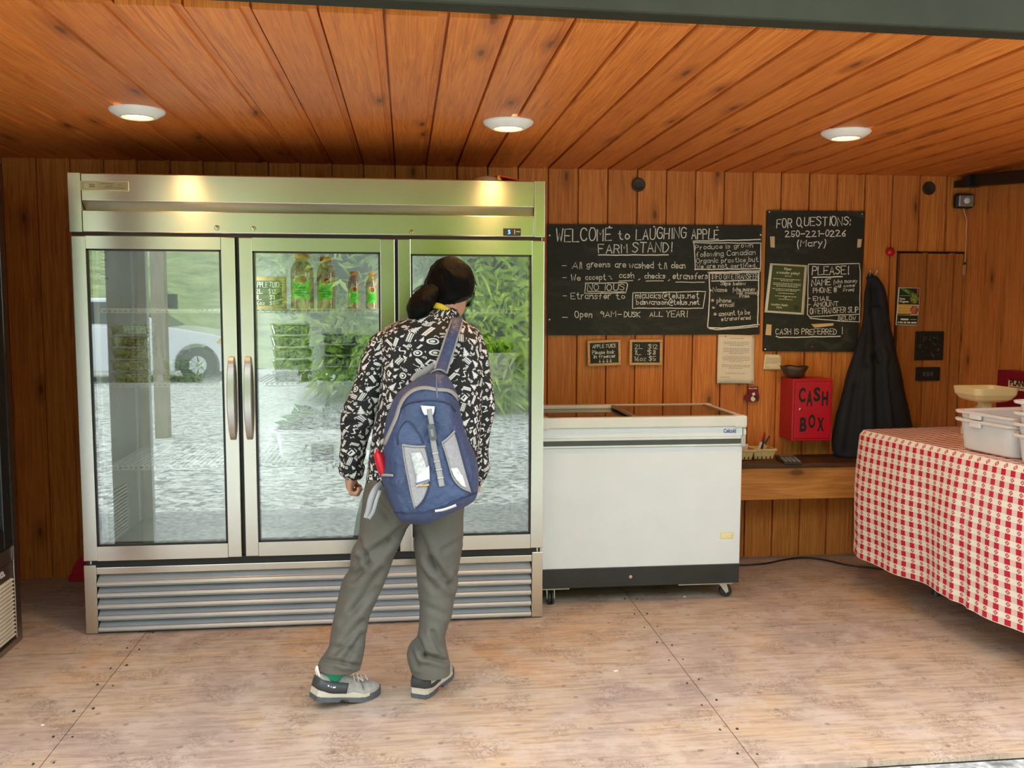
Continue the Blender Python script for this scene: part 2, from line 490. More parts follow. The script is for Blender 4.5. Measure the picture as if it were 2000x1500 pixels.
# concrete apron, gravel yard, grass bank
conc = simple('grey_concrete', (.36, .37, .37), .8, var=.62, vs=32, bump=.5, bs=60)
o = MB().box(-9, 12, -2.46, -1.402, -.12, -.022).build('concrete_apron', conc, at_base=False); o['kind'] = 'structure'
mt, nt, b = newmat('pale_gravel'); g = NG(nt); p = g.pos()
vo = g.n('TexVoronoi'); g.put(vo.inputs['Vector'], p); vo.inputs['Scale'].default_value = 24
c_ = g.ramp(g.sep(vo.outputs['Color'])[0], [(0, (.16, .16, .15)), (.45, (.55, .55, .53)), (1, (.95, .95, .92))])
c_ = g.mix(g.math('MULTIPLY', g.sstep(g.noise(p, .7, 3), .5, .7), .35), c_, (.30, .34, .22))
nt.links.new(c_, b.inputs['Base Color']); b.inputs['Roughness'].default_value = .9
nt.links.new(g.bump(vo.outputs['Distance'], .8, .02), b.inputs['Normal'])
gm = MB()
N_ = 30
R = np.zeros((N_, N_, 3))
for i in range(N_):
    for j in range(N_):
        R[i, j] = (-22 + 44 * j / (N_ - 1), -2.4 - 38 * i / (N_ - 1), -.05 + .03 * math.sin(j * 1.7) * math.cos(i * 1.3) * min(1, i / 3))
gm.rings(R, close=False)
o = gm.build('gravel_yard', mt, smooth=True, at_base=False); o['kind'] = 'structure'
mt, nt, b = newmat('meadow_grass'); g = NG(nt); p = g.pos()
mp = g.n('Mapping'); g.put(mp.inputs[0], p); mp.inputs['Scale'].default_value = (1.2, 3, 6)
nt.links.new(g.ramp(g.noise(mp.outputs[0], 1.0, 6, .75), [(.3, (.10, .16, .05)), (.5, (.33, .42, .14)), (.7, (.56, .60, .28))]), b.inputs['Base Color'])
b.inputs['Roughness'].default_value = .85
nt.links.new(g.bump(g.noise(p, 14, 4), .8, .08), b.inputs['Normal']); grass_m = mt
gm = MB(); R = np.zeros((26, 40, 3))
for i in range(26):
    t = i / 25
    for j in range(40):
        x = -24 + 48 * j / 39
        R[i, j] = (x, -16.5 - 14 * t + .4 * math.sin(x * .7), -.1 + 7.5 * t ** 1.1 * (1 + .12 * math.sin(x * .5 + 3 * t)) + .12 * math.sin(x * 2.1 + i))
gm.rings(R, close=False)
o = gm.build('grass_bank', grass_m, smooth=True, at_base=False); o['kind'] = 'structure'

# door header beam and jambs of the wide opening
olive = simple('olive_beam_paint', (.030, .029, .018), .6, var=.15, vs=6, bump=.1, bs=30, Specular_IOR_Level=.12)
A = np.array([.968, -1.698]); D = np.array([3.026, -1.639]) - A; D /= np.linalg.norm(D); Nn = np.array([D[1], -D[0]])
c = A + D * 1.0
o = MB().obox((c[0] + Nn[0] * .033, c[1] + Nn[1] * .033, 2.36), (D[0] * 4.2, D[1] * 4.2, 0), (Nn[0] * .033, Nn[1] * .033, 0), (0, 0, .236)).build('trim_1', olive, bevel=.006, at_base=False); o['kind'] = 'structure'
pw = simple('jamb_wood', (.20, .095, .045), .6, var=.2, vs=5)
o = MB().box(-.33, -.19, -1.64, -1.50, -.02, 2.13).build('trim_2', pw, bevel=.004, at_base=False); o['kind'] = 'structure'
o = MB().box(XR - .02, XR + .12, -1.66, -1.50, -.02, 2.13).build('trim_3', pw, bevel=.004, at_base=False); o['kind'] = 'structure'
trk = simple('pale_track', (.55, .54, .54), .45, metal=.3)
o = MB().box(-.185, -.12, -1.60, -1.55, -.02, 2.12).build('trim_4', trk, bevel=.004, at_base=False); o['kind'] = 'structure'

# recessed ceiling lights
white_p = simple('warm_white_paint', (.82, .80, .74), .4)
glow = emit('warm_lens', (1.0, .66, .16), 2.2); core = emit('lamp_core', (1.0, .88, .55), 6.0)
where = ['above the glass door refrigerator, leftmost of the three', 'above the person, middle of the three', 'towards the right wall, rightmost of the three']
for i, (x, y) in enumerate([(.389, -.382), (1.78, -.342), (3.186, -.322)]):
    t = thing('ceiling_light', 'round white ceiling light glowing warm ' + where[i], 'ceiling light', (x, y, ZC), group='round ceiling lights')
    mb = MB(); mb.lathe([(.098, .002), (.100, -.004), (.094, -.012), (.070, -.026), (.058, -.030), (.055, -.024)], (x, y, ZC), 40, caps=False)
    mb.build('trim_ring', white_p, t, smooth=True)
    mb = MB(); mb.lathe([(.0561, -.0245), (.045, -.0215), (.0395, -.0205)], (x, y, ZC), 40, caps=False); mb.build('reflector', glow, t, smooth=True)
    mb = MB(); mb.lathe([(.0396, -.0205), (.02, -.021), (.002, -.0215)], (x, y, ZC), 32, caps=False); mb.build('lens', core, t, smooth=True)
    ld = bpy.data.lights.new('lamp_glow', 'SPOT'); ld.energy = 15; ld.color = (1, .58, .22); ld.shadow_soft_size = .04; ld.spot_size = math.radians(150); ld.spot_blend = .6
    lo = bpy.data.objects.new('lamp_glow', ld); COL.objects.link(lo); lo.parent = t; lo.location = (0, 0, -.05)

# ------------------------------------------------------------------ what stands outside and shows in the glass
def leafmat(name, cols, rough=.42):
    mt, nt, b = newmat(name); g = NG(nt); p = g.pos()
    c1 = g.noise(p, 9, 2); 
    nt.links.new(g.ramp(c1, [(.3, cols[0]), (.5, cols[1]), (.7, cols[2])]), b.inputs['Base Color'])
    b.inputs['Roughness'].default_value = rough
    b.inputs['Transmission Weight'].default_value = 0.0
    MATS[name] = mt; return mt
def leaves(n, blobs, L, Wd, droop=.3, seed=1, shell=.55, up=.5):
    r = np.random.default_rng(seed); vol = np.array([bb[1][0] * bb[1][1] * bb[1][2] for bb in blobs]) ** (2 / 3); vol /= vol.sum()
    pick = r.choice(len(blobs), n, p=vol); C_ = np.array([bb[0] for bb in blobs])[pick]; Rr = np.array([bb[1] for bb in blobs])[pick]
    d = r.normal(size=(n, 3)); d /= np.linalg.norm(d, axis=1, keepdims=True)
    rad = shell + (1 - shell) * r.random(n) ** .6
    P = C_ + d * Rr * rad[:, None]
    out = d * .8 + r.normal(size=(n, 3)) * .6; out[:, 2] += up; out /= np.linalg.norm(out, axis=1, keepdims=True)
    side = np.cross(out, r.normal(size=(n, 3))); side /= np.linalg.norm(side, axis=1, keepdims=True); nor = np.cross(side, out)
    l = L * (.6 + .7 * r.random(n))[:, None]; w = Wd * (.6 + .6 * r.random(n))[:, None]
    tip = P + out * l; tip[:, 2] -= droop * l[:, 0]; midp = P + out * l * .5
    a = midp + side * w / 2 + nor * w * .18; b = midp - side * w / 2 + nor * w * .18
    V = np.stack([P, a, tip, b], 1).reshape(-1, 3); i = np.arange(n) * 4
    Fc = np.concatenate([np.stack([i, i + 1, i + 2], 1), np.stack([i, i + 2, i + 3], 1)])
    return V, Fc
def shrub(name, label, cat, blobs, n, L, Wd, mt, droop=.3, seed=1, trunk=None, group=None, shell=.55):
    base = (blobs[0][0][0], blobs[0][0][1], -.05)
    t = thing(name, label, cat, base, group=group)
    V, Fc = leaves(n, blobs, L, Wd, droop, seed, shell)
    mb = MB(); mb.v = V.tolist(); mb.f = [tuple(f) for f in Fc.tolist()]; mb.uv = [None] * len(mb.f); mb.mi = [0] * len(mb.f)
    mb.build('foliage', mt, t)
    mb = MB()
    for c_, r_ in blobs: mb.ell(c_, np.array(r_) * .66, 18, 12)  # solid cores, painted dark for the shade inside the foliage
    mb.build('shade_core', core_shade, t, smooth=True)
    mb = MB()
    for c_, r_ in blobs: mb.tube([(c_[0], c_[1], -.05), (c_[0] + .04, c_[1], c_[2] * .5), c_], [.07, .05, .02], 7)
    mb.build('trunk', bark, t)
    return t
core_shade = simple('foliage_shade', (.022, .032, .010), .9, var=.5, vs=12)  # dark colour standing for shade between the leaves
bark = simple('bark', (.10, .075, .05), .9, var=.3, bump=.5)
lm1 = leafmat('laurel_leaf', [(.10, .20, .02), (.34, .52, .06), (.66, .76, .20)], .3)
lm2 = leafmat('bright_blade', [(.26, .42, .03), (.55, .74, .06), (.78, .88, .18)], .45)
lm3 = leafmat('deep_leaf', [(.05, .10, .025), (.15, .25, .05), (.30, .42, .10)], .5)
shrub('round_shrub', 'round leafy shrub across the gravel, mirrored low in the middle refrigerator door', 'shrub', [((.75, -10.2, 1.2), (1.25, .9, 1.25)), ((.35, -10.6, 2.7), (1.25, .9, 1.5)), ((.9, -10.6, 4.2), (1.3, .9, 1.5))], 9500, .27, .10, lm1, .15, 3)
shrub('grassy_shrub', 'bright green narrow leaved shrub, mirrored in the right refrigerator door', 'shrub', [((2.45, -8.5, .95), (.95, .75, 1.05)), ((2.5, -8.7, 2.3), (1.15, .85, 1.3)), ((2.5, -8.9, 3.7), (1.3, .9, 1.4))], 14000, .34, .035, lm2, .35, 4)
shrub('low_shrub', 'low leafy shrub beside the gravel, mirrored at the right edge of the refrigerator', 'shrub', [((4.5, -8.6, .9), (1.05, .8, 1.0)), ((4.8, -8.9, 2.6), (1.2, .9, 1.5)), ((5.6, -8.9, 3.8), (1.5, .9, 1.6))], 6000, .2, .09, lm1, .3, 5)
shrub('dark_tree', 'dark tree on the grass bank behind the white car', 'tree', [((-2.6, -19, 6.2), (2.4, 1.5, 1.8)), ((-.2, -19.5, 7.0), (2.2, 1.5, 2.2)), ((-5.2, -19.5, 7.2), (2.4, 1.5, 2.0))], 7000, .34, .16, lm3, .2, 6, shell=.3)
shrub('broad_tree', 'broad green tree behind the laurel shrub across the gravel yard', 'tree', [((2.0, -13, 2.2), (2.3, 1.2, 2.3)), ((5.2, -13, 2.6), (2.6, 1.2, 2.6)), ((2.6, -13, 5.6), (3.0, 1.4, 2.6))], 11000, .30, .14, lm1, .2, 7, shell=.4)
lb = []
for a, b_, r in ((735, 585, .40), (700, 520, .50), (620, 530, .34), (780, 480, .55), (690, 420, .55), (800, 610, .42), (600, 410, .50), (850, 420, .6)):
    q = onY(a, b_, 4.9); lb.append(((q[0], -4.9 + .2 * math.sin(a), q[2]), (r, .42, r * .9)))
t = thing('laurel_shrub', 'tall laurel with big glossy leaves outside the opening, mirrored in the middle door', 'shrub', (1.95, -5.2, -.05))
V, Fc = leaves(4200, lb, .17, .062, .12, 13, .5, .35)
mb = MB(); mb.v = V.tolist(); mb.f = [tuple(f) for f in Fc.tolist()]; mb.uv = [None] * len(mb.f); mb.mi = [0] * len(mb.f); mb.build('foliage', lm1, t)
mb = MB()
for c_, r_ in lb: mb.ell(c_, np.array(r_) * .55, 14, 10)  # dark cores stand in for shade deep in the laurel
mb.build('shade_core', core_shade, t, smooth=True)
mb = MB()
for c_, r_ in lb: mb.tube([(1.95, -5.2, -.05), (1.85, -5.15, .9), ((1.85 + c_[0]) / 2, -5.05, .5 * (1.1 + c_[2])), c_], [.05, .04, .025, .012], 7)
mb.build('trunk', bark, t)
px_ = onY(315, 700, 6.2)[0]
t = thing('timber_post', 'weathered square timber post on the gravel, mirrored in the left door', 'post', (px_, -6.2, -.05))
MB().box(px_ - .07, px_ + .07, -6.27, -6.13, -.05, 3.4).build('post', simple('grey_timber', (.30, .24, .16), .8, var=.25, vs=6, stretch=(8, 8, 1)), t, bevel=.006)
q0, q1 = onY(297, 574, 6.33), onY(345, 604, 6.33)
MB().box(q0[0], q1[0], -6.40, -6.335, q1[2], q0[2]).build('sign_plate', simple('dark_plate', (.03, .028, .03), .5), t, bevel=.003)

# white car
def car():
    x0, yn, yf = -5.95, -13.35, -15.1
    t = thing('car', 'white car parked on the gravel behind the timber post, mirrored in the left door', 'car', (x0 + 2.1, (yn + yf) / 2, -.04))
    wp = simple('white_car_paint', (.80, .81, .83), .2, var=.02, Coat_Weight=.5); gl = simple('dark_car_glass', (.02, .025, .03), .08); ty = simple('tyre_rubber', (.02, .02, .02), .8); al = simple('alloy_rim', (.6, .6, .62), .3, metal=.9); bk = simple('black_trim', (.02, .02, .022), .6)
    def arch(cx, r=.40, z=.31): return [(cx - r * math.cos(a), max(.20, z + r * math.sin(a))) for a in np.linspace(-.28, PI + .28, 15)]
    W1, W2 = .75, 3.5
    prof = [(0, .30)] + arch(W1) + arch(W2) + [(4.25, .22), (4.33, .40), (4.30, .66), (4.12, .80), (3.75, .90), (3.15, 1.0), (2.9, 1.02), (.25, 1.06), (.05, .95)]
    poly = [(x0 + a, b - .04) for a, b in prof]
    MB().prism(poly, lambda a, b, d: (a, d, b), yn, yf).build('body', wp, t, bevel=.03, seg=3)
    cabp = [(.12, 1.04), (2.95, 1.0), (2.25, 1.48), (1.9, 1.55), (.75, 1.56), (.35, 1.46)]
    mb = MB(); n = len(cabp)
    vs = [(x0 + a, yn - .02 - .16 * (b - 1) / .55, b - .04) for a, b in cabp] + [(x0 + a, yf + .02 + .16 * (b - 1) / .55, b - .04) for a, b in cabp]
    mb.add(vs, [tuple(range(n)), tuple(range(2 * n - 1, n - 1, -1))] + [(k, n + k, n + (k + 1) % n, (k + 1) % n) for k in range(n)]); mb.build('cabin', wp, t, bevel=.04, seg=3)
    for wpoly in ([(.5, 1.10), (1.35, 1.09), (1.35, 1.48), (.8, 1.48), (.55, 1.40)], [(1.42, 1.09), (2.62, 1.07), (2.15, 1.42), (1.9, 1.48), (1.42, 1.48)]):
        MB().add([(x0 + a, yn - .012 - .16 * (b - 1) / .55 + (.0 if k == 0 else .012), b - .04) for k in (0, 1) for a, b in wpoly], [(5, 6, 7, 8, 9)] if len(wpoly) == 5 else []).build('side_window', gl, t)
    a = [(2.90, 1.03), (2.27, 1.47)]
    MB().add([(x0 + a[0][0] + .02, yn - .1, .995), (x0 + a[0][0] + .02, yf + .1, .995), (x0 + a[1][0] + .02, yf + .24, 1.44), (x0 + a[1][0] + .02, yn - .24, 1.44)], [(0, 1, 2, 3)]).build('windshield', gl, t)
    for wx in (W1, W2):
        for yy, s in ((yn - .02, 1), (yf + .02, -1)):
            w = MB(); w.lathe([(.17, -.10), (.30, -.10), (.33, -.07), (.33, .07), (.30, .10), (.17, .10)], (x0 + wx, yy - s * .1, .28), 36, axis='y', caps=False); wo_ = w.build('tyre', ty, t, smooth=True)
            r = MB(); r.lathe([(.205, .085), (.195, .085), (.19, .03), (.02, .03)], (x0 + wx, yy - s * .1, .28), 36, axis='y', caps=False) if s > 0 else r.lathe([(.205, -.085), (.19, -.03), (.02, -.03)], (x0 + wx, yy - s * .1, .28), 36, axis='y', caps=False)
            for k in range(7):
                q = 2 * PI * k / 7; ca, sa = math.cos(q), math.sin(q)
                r.obox((x0 + wx + ca * .11, yy - s * .1 + s * .07, .28 + sa * .11), (ca * .095, 0, sa * .095), (0, .012, 0), (-sa * .02, 0, ca * .02))
            r.build('rim', al, wo_)
    MB().ell((x0 + 2.55, yn + .10, 1.06), (.10, .09, .075)).build('mirror', wp, t, smooth=True)
    MB().prism([(x0 + 3.85, .70), (x0 + 4.22, .60), (x0 + 4.2, .70), (x0 + 3.95, .80)], lambda a, b, d: (a, d, b), yn + .012, yn - .1).build('headlight', simple('amber_lens', (.75, .45, .1), .2), t)
    MB().box(x0 + 1.35, x0 + 1.36, yn - .01, yn + .004, .35, 1.0).build('door_seam', bk, t)
car()
# ================================================================== GLASS DOOR REFRIGERATOR
ST = steel('brushed_steel'); STV = steel('brushed_steel_upright', brush='z'); STL = simple('louver_aluminium', (.54, .55, .58), .40, metal=.6, var=.05, vs=5)
ALU = simple('pale_liner', (.62, .63, .62), .42, metal=.35, var=.05)
BLK = simple('black_gasket', (.012, .012, .013), .45, var=.2)
CHR = simple('chrome', (.72, .71, .68), .12, metal=1.0, var=.03)
WHT = simple('white_wire', (.72, .73, .74), .4, var=.05)
GLASS = pane('door_glass', (.94, .975, .955), .128)
CLEAR = pane('clear_plastic', (.95, .97, .95), .07, .08)
FW, FH = 1.98, 1.95
fr = thing('display_refrigerator', 'wide stainless steel refrigerator with three glass doors against the pine wall', 'refrigerator', (FW / 2, .37, 0))
mb = MB()
mb.box(.004, .058, .05, .75, .0, 1.94).box(1.922, 1.976, .05, .75, .0, 1.94).box(.058, 1.922, .715, .75, .0, 1.94).box(.058, 1.922, .05, .715, 1.705, 1.94).box(.058, 1.922, .05, .715, .28, .335)
mb.build('cabinet', ST, fr, bevel=.002)
mb = MB()
mb.box(.058, .063, .05, .71, .335, 1.705).box(1.917, 1.922, .05, .71, .335, 1.705).box(.063, 1.917, .708, .715, .335, 1.705).box(.063, 1.917, .05, .708, 1.698, 1.705).box(.063, 1.917, .05, .708, .335, .342)
for x in (.30, .42, .78, .86, 1.25, 1.33, 1.6): mb.box(x, x + .004, .7055, .708, .342, 1.698)
mb.build('liner', ALU, fr)
MB().box(.655, .69, .045, .075, .335, 1.705).box(1.318, 1.353, .045, .075, .335, 1.705).build('mullion', ALU, fr, bevel=.002)
# header
mb = MB(); prof = [(.0, FH - .004), (.004, FH), (.06, FH), (.06, 1.708), (.003, 1.708), (0, 1.712), (0, 1.796), (.045, 1.800), (.0, 1.838)]
mb.prism(prof, lambda a, b, d: (d, a, b), .0535, 1.9315); mb.build('header_panel', ST, fr, bevel=.0015)
MB().box(0, .0515, 0, .06, 1.708, FH).build('header_end', STV, fr, bevel=.002)
MB().box(1.9335, FW, 0, .06, 1.708, FH).build('header_end', STV, fr, bevel=.002)
for x, z in ((.591, 1.732), (.740, 1.730), (1.402, 1.724)):
    mb = MB(); mb.lathe([(.0105, .0), (.0105, -.003), (.008, -.005), (.0035, -.0055)], (x, -.0005, z), 20, axis='y'); lk = mb.build('lock', CHR, fr, smooth=False)
    MB().box(x - .001, x + .001, -.0075, -.0055, z - .004, z + .004).build('keyhole', BLK, lk)
dp = MB().box(1.797, 1.874, -.004, .002, 1.712, 1.745).build('temperature_display', BLK, fr, bevel=.0015)
v, f = type_mesh('5', .024, lambda x, y, d: (1.817 + x, -.0046, 1.7205 + y), off=.0006); MB().add(v, f).build('digit', emit('blue_led', (.05, .22, 1.0), 3.0), dp)
MB().box(1.845, 1.848, -.0046, -.004, 1.719, 1.738).box(1.853, 1.870, -.0046, -.004, 1.729, 1.732).build('display_mark', simple('display_grey', (.35, .36, .36), .5), dp)
npl = MB().box(.052, .242, -.0025, .001, 1.877, 1.917).build('nameplate', steel('nameplate_steel', col=(.50, .42, .27), rough=.3), fr, bevel=.001)
mb = MB()
for a, b_, c_, d_ in ((.053, .241, 1.8775, 1.8795), (.053, .241, 1.9145, 1.9165), (.053, .055, 1.878, 1.916), (.239, .241, 1.878, 1.916), (.066, .114, 1.885, 1.8865), (.066, .114, 1.908, 1.9095), (.066, .0672, 1.885, 1.909), (.1128, .114, 1.885, 1.909)): mb.box(a, b_, -.0032, -.0025, c_, d_)
for k in range(12): q = 2 * PI * k / 12; mb.obox((.076 + .006 * math.cos(q), -.003, 1.897 + .006 * math.sin(q)), (.0018, 0, 0), (0, .0006, 0), (0, 0, .0018))
mb.build('plate_border', simple('pale_gold', (.75, .68, .5), .3, metal=.6), npl)
mb = MB()
for x, z, w in ((.086, 1.899, .02), (.086, 1.892, .022), (.13, 1.905, .05), (.15, 1.895, .03), (.14, 1.888, .085), (.2, 1.899, .012)): mb.box(x, x + w, -.0032, -.0025, z, z + .0022)
mb.build('plate_lettering', simple('plate_ink', (.10, .09, .05), .5), npl)
# black strip under the header
MB().box(.012, 1.968, .012, .05, 1.694, 1.712).build('hinge_strip', BLK, fr)
MB().box(.012, 1.968, .012, .05, .2925, .3265).build('door_gap', BLK, fr)
for a, b_ in ((.6645, .6785), (1.3295, 1.3415)): MB().box(a, b_, .012, .046, .33, 1.69).build('door_gap', BLK, fr)
# doors
def fdoor(x0, x1, z0, z1, gx0, gx1, gz0, gz1, hx):
    y0, y1 = -.014, .043
    d = MB().box(x0, gx0, y0, y1, z0, z1).build('door', STV, fr, bevel=.003)
    me = MB(); me.box(gx1, x1, y0, y1, z0, z1).build('door_stile', STV, d, bevel=.003)
    MB().box(gx0, gx1, y0, y1, gz1, z1).build('door_rail', ST, d, bevel=.0)
    MB().box(gx0, gx1, y0, y1, z0, gz0).build('door_rail', ST, d, bevel=.0)
    w = .007; mb = MB()
    mb.box(gx0 + .0004, gx0 + w, -.012, .035, gz0, gz1).box(gx1 - w, gx1 - .0004, -.012, .035, gz0, gz1).box(gx0, gx1, -.012, .035, gz0 + .0004, gz0 + w).box(gx0, gx1, -.012, .035, gz1 - w, gz1 - .0004)
    mb.build('gasket', BLK, d)
    MB().box(gx0 + w, gx1 - w, -.006, -.001, gz0 + w, gz1 - w).build('glass', GLASS, d)
    # bowed bar handle
    n = 26; R = np.zeros((n, 8, 3))
    for i in range(n):
        t = i / (n - 1); zz = .838 + .352 * t; bow = math.sin(PI * t) ** .75
        wd = .012 + .0045 * bow; yo = y0 - .012 - .036 * bow
        for k, (a, b_) in enumerate([(-1, .55), (-.8, 0), (.8, 0), (1, .55), (1, 1), (.8, 1.3), (-.8, 1.3), (-1, 1)]):
            R[i, k] = (hx + wd * a, yo + .010 * b_, zz)
    mb = MB(); mb.rings(R, cap0=True, cap1=True)
    mb.box(hx - .011, hx + .011, y0 - .012, y0 + .001, .838, .87).box(hx - .011, hx + .011, y0 - .012, y0 + .001, 1.158, 1.19)
    mb.build('handle', simple('handle_metal', (.56, .53, .50), .32, metal=1.0, var=.05), d, smooth=False)
    return d
fdoor(.010, .664, .325, 1.692, .067, .605, .387, 1.640, .640)
fdoor(.679, 1.329, .327, 1.692, .735, 1.266, .388, 1.636, .709)
fdoor(1.342, 1.977, .328, 1.692, 1.397, 1.920, .392, 1.630, 1.370)
# base
MB().box(.004, .0545, 0.0, .05, .004, .303).build('base_post', STV, fr, bevel=.003)
MB().box(1.929, 1.979, 0.0, .05, .006, .306).build('base_post', STV, fr, bevel=.003)
MB().box(.0545, 1.929, .002, .05, .262, .292).build('base_rail', ST, fr, bevel=.002)
MB().box(.0545, 1.929, .045, .06, .004, .28).build('grille_back', BLK, fr)
for k in range(5):
    z0 = .010 + .0498 * k
    prof = [(.034, z0 + .046), (.003, z0 + .023), (-.004, z0 + .021), (-.009, z0 + .016), (-.010, z0 + .010), (-.007, z0 + .004), (-.001, z0), (.010, z0 + .001), (.036, z0 + .010), (.036, z0 + .016), (.036, z0 + .040)]
    MB().prism(prof, lambda a, b, d: (d, a, b), .058, 1.926).build('louver', STL, fr)
for x in (.03, 1.955): MB().lathe([(.009, .306), (.009, .322), (.006, .326)], (x, .02, 0), 14).build('hinge_pin', CHR, fr)
# inside fittings
for i, (a, b_) in enumerate(((.075, .655), (.695, 1.315), (1.36, 1.905))):
    for z in (1.386, 1.064, .702):
        mb = MB()
        for k in range(int((b_ - a) / .022) + 1): mb.tube([(a + .022 * k, .125, z), (a + .022 * k, .66, z)], .0034, 5, caps=False)
        for y in (.30, .48, .66): mb.tube([(a, y, z - .004), (b_, y, z - .004)], .003, 5)
        mb.box(a, b_, .118, .124, z - .012, z - .008).box(a, b_, .118, .124, z + .004, z + .008)
        for k in range(int((b_ - a) / .022)): mb.box(a + .022 * k, a + .022 * k + .007, .118, .124, z - .008, z + .004)
        mb.build('wire_shelf', WHT, fr)
for x, y in ((.066, .10), (.066, .62), (1.913, .10), (1.913, .62)):
    MB().box(x - .003, x + .004, y, y + .02, .345, 1.695).build('shelf_standard', WHT, fr)
mb = MB()
for k in range(14): mb.box(.064, .071, .16, .42, .36 + .016 * k, .368 + .016 * k)
mb.build('vent_grille', WHT, fr)
nt_ = MB(); nt_.box(.0632, .0642, .16, .28, 1.50, 1.68); pp = nt_.build('paper_notice', simple('grey_paper', (.62, .63, .66), .6), fr)
mb = MB()
for k in range(9): mb.box(.0643, .0646, .17, .17 + random.uniform(.05, .1), 1.65 - .016 * k, 1.655 - .016 * k)
mb.build('print_line', simple('grey_ink', (.15, .15, .17), .6), pp)

for x, en, rz_ in ((.6725, 1.9, .2), (1.3355, 1.5, 0)):                                        # added upright lamps, unseen behind the mullions, to brighten the contents
    MB().box(x - .010, x + .010, .0755, .083, .42, 1.64).build('added_fill_strip', emit('added_fill_glow', (.92, 1.0, .96), 1.2), fr)
    ld = bpy.data.lights.new('added_fill_light', 'AREA'); ld.shape = 'RECTANGLE'; ld.size = .03; ld.size_y = 1.2; ld.energy = en; ld.color = (.92, 1, .97)
    lo = bpy.data.objects.new('added_fill_light', ld); COL.objects.link(lo); lo.parent = fr; lo.location = (x - FW / 2, .086 - .37, 1.03); lo.rotation_euler = (math.radians(90), 0, rz_)
# ---- greens in clamshells
veg = [leafmat('sprout_green', [(.20, .36, .06), (.48, .66, .18), (.85, .88, .55)]), leafmat('dark_greens', [(.03, .09, .025), (.08, .22, .05), (.24, .42, .10)]), leafmat('salad_green', [(.18, .42, .06), (.38, .70, .11), (.62, .85, .22)])]
stem_m = simple('pale_stem', (.82, .85, .60), .5)
def clam_proto(kind):
    w, d, h = .176, .125, .050
    t = thing('clamshell_box', 'x', 'food container', (0, 0, 0), group='clear boxes of greens in the refrigerator')
    def rr(a, b, r, z, n=6):
        P = []
        for cx, cy, q0 in ((a - r, b - r, 0), (-a + r, b - r, PI / 2), (-a + r, -b + r, PI), (a - r, -b + r, 1.5 * PI)):
            for k in range(n): q = q0 + PI / 2 * k / (n - 1); P.append((cx + r * math.cos(q), cy + r * math.sin(q), z))
        return P
    mb = MB(); mb.rings([rr(w * .42, d * .40, .018, .001), rr(w * .44, d * .42, .02, .006), rr(w * .485, d * .475, .02, h - .008), rr(w * .5, d * .5, .02, h - .006), rr(w * .5, d * .5, .02, h - .003)], cap0=True)
    for k in range(9):
        x = -w * .4 + w * .1 * k
        for s in (-1, 1): mb.obox((x, s * d * .455, h * .45), (.0022, 0, 0), (0, .002, 0), (0, s * .004, h * .36))
    mb.build('tray', CLEAR, t)
    mb = MB(); mb.rings([rr(w * .503, d * .503, .02, h - .004), rr(w * .503, d * .503, .02, h - .001), rr(w * .46, d * .45, .02, h + .001), rr(w * .44, d * .43, .02, h - .003)], cap1=True); mb.build('lid', CLEAR, t)
    V, Fc = leaves(420 if kind != 1 else 480, [((0, 0, h * .5), (w * .42, d * .40, h * .40))], .03, .011 if kind == 0 else .02, .2, 20 + kind, .5, .2)
    V[:, 2] = np.clip(V[:, 2], .003, h - .006); V[:, 0] = np.clip(V[:, 0], -w * .45, w * .45); V[:, 1] = np.clip(V[:, 1], -d * .43, d * .43)
    mb = MB(); mb.v = V.tolist(); mb.f = [tuple(q) for q in Fc.tolist()]; mb.uv = [None] * len(mb.f); mb.mi = [0] * len(mb.f)
    gr = mb.build('greens', veg[kind], t); tag(gr, kind='stuff')
    if kind == 0:
        mb = MB(); r = np.random.default_rng(5)
        for k in range(95):
            a = r.uniform(-1, 1, 3) * (w * .4, d * .38, h * .32) + (0, 0, h * .5); b = a + r.normal(size=3) * (.035, .02, .012); c_ = (a + b) / 2 + r.normal(size=3) * .008
            P = np.clip(np.array([a, c_, b]), (-w * .44, -d * .42, .004), (w * .44, d * .42, h - .007)); mb.tube(P, .0014, 4, caps=False)
        tag(mb.build('sprout_stems', stem_m, t), kind='stuff')
    return t
protos = {}
def clams(x, y, z, n, kind, where, jx=.006):
    ordn = {0: 'bottom', n - 1: 'top'}
    nth = ['lowest', 'second', 'middle', 'fourth']
    for k in range(n):
        o = protos.get(kind)
        if o is None: o = protos[kind] = clam_proto(kind)
        else: o = copy_tree(o)
        pos = 'topmost' if k == n - 1 else nth[k]
        o.location = (x + random.uniform(-jx, jx), y + random.uniform(-.004, .004), z + .0525 * k); o.rotation_euler = (0, 0, random.uniform(-.04, .04))
        o['label'] = '%s clamshell of %s, %s' % (pos, ['pale sprouts', 'dark greens', 'salad leaves'][kind], where)
SZ = 1.0675
clams(.185, .20, SZ, 5, 0, 'in the tall stack at far left behind the left door')
clams(.395, .21, SZ, 2, 0, 'in the low stack beside the tall left door stack')
clams(.865, .20, SZ, 5, 1, 'in the tall stack at left behind the middle door')
clams(1.065, .46, SZ, 4, 1, 'in the stack at the back behind the middle door')
clams(1.055, .20, SZ, 1, 2, 'alone in front under the juice bottles')
clams(1.235, .28, SZ, 4, 2, 'in the stack at right behind the middle door')

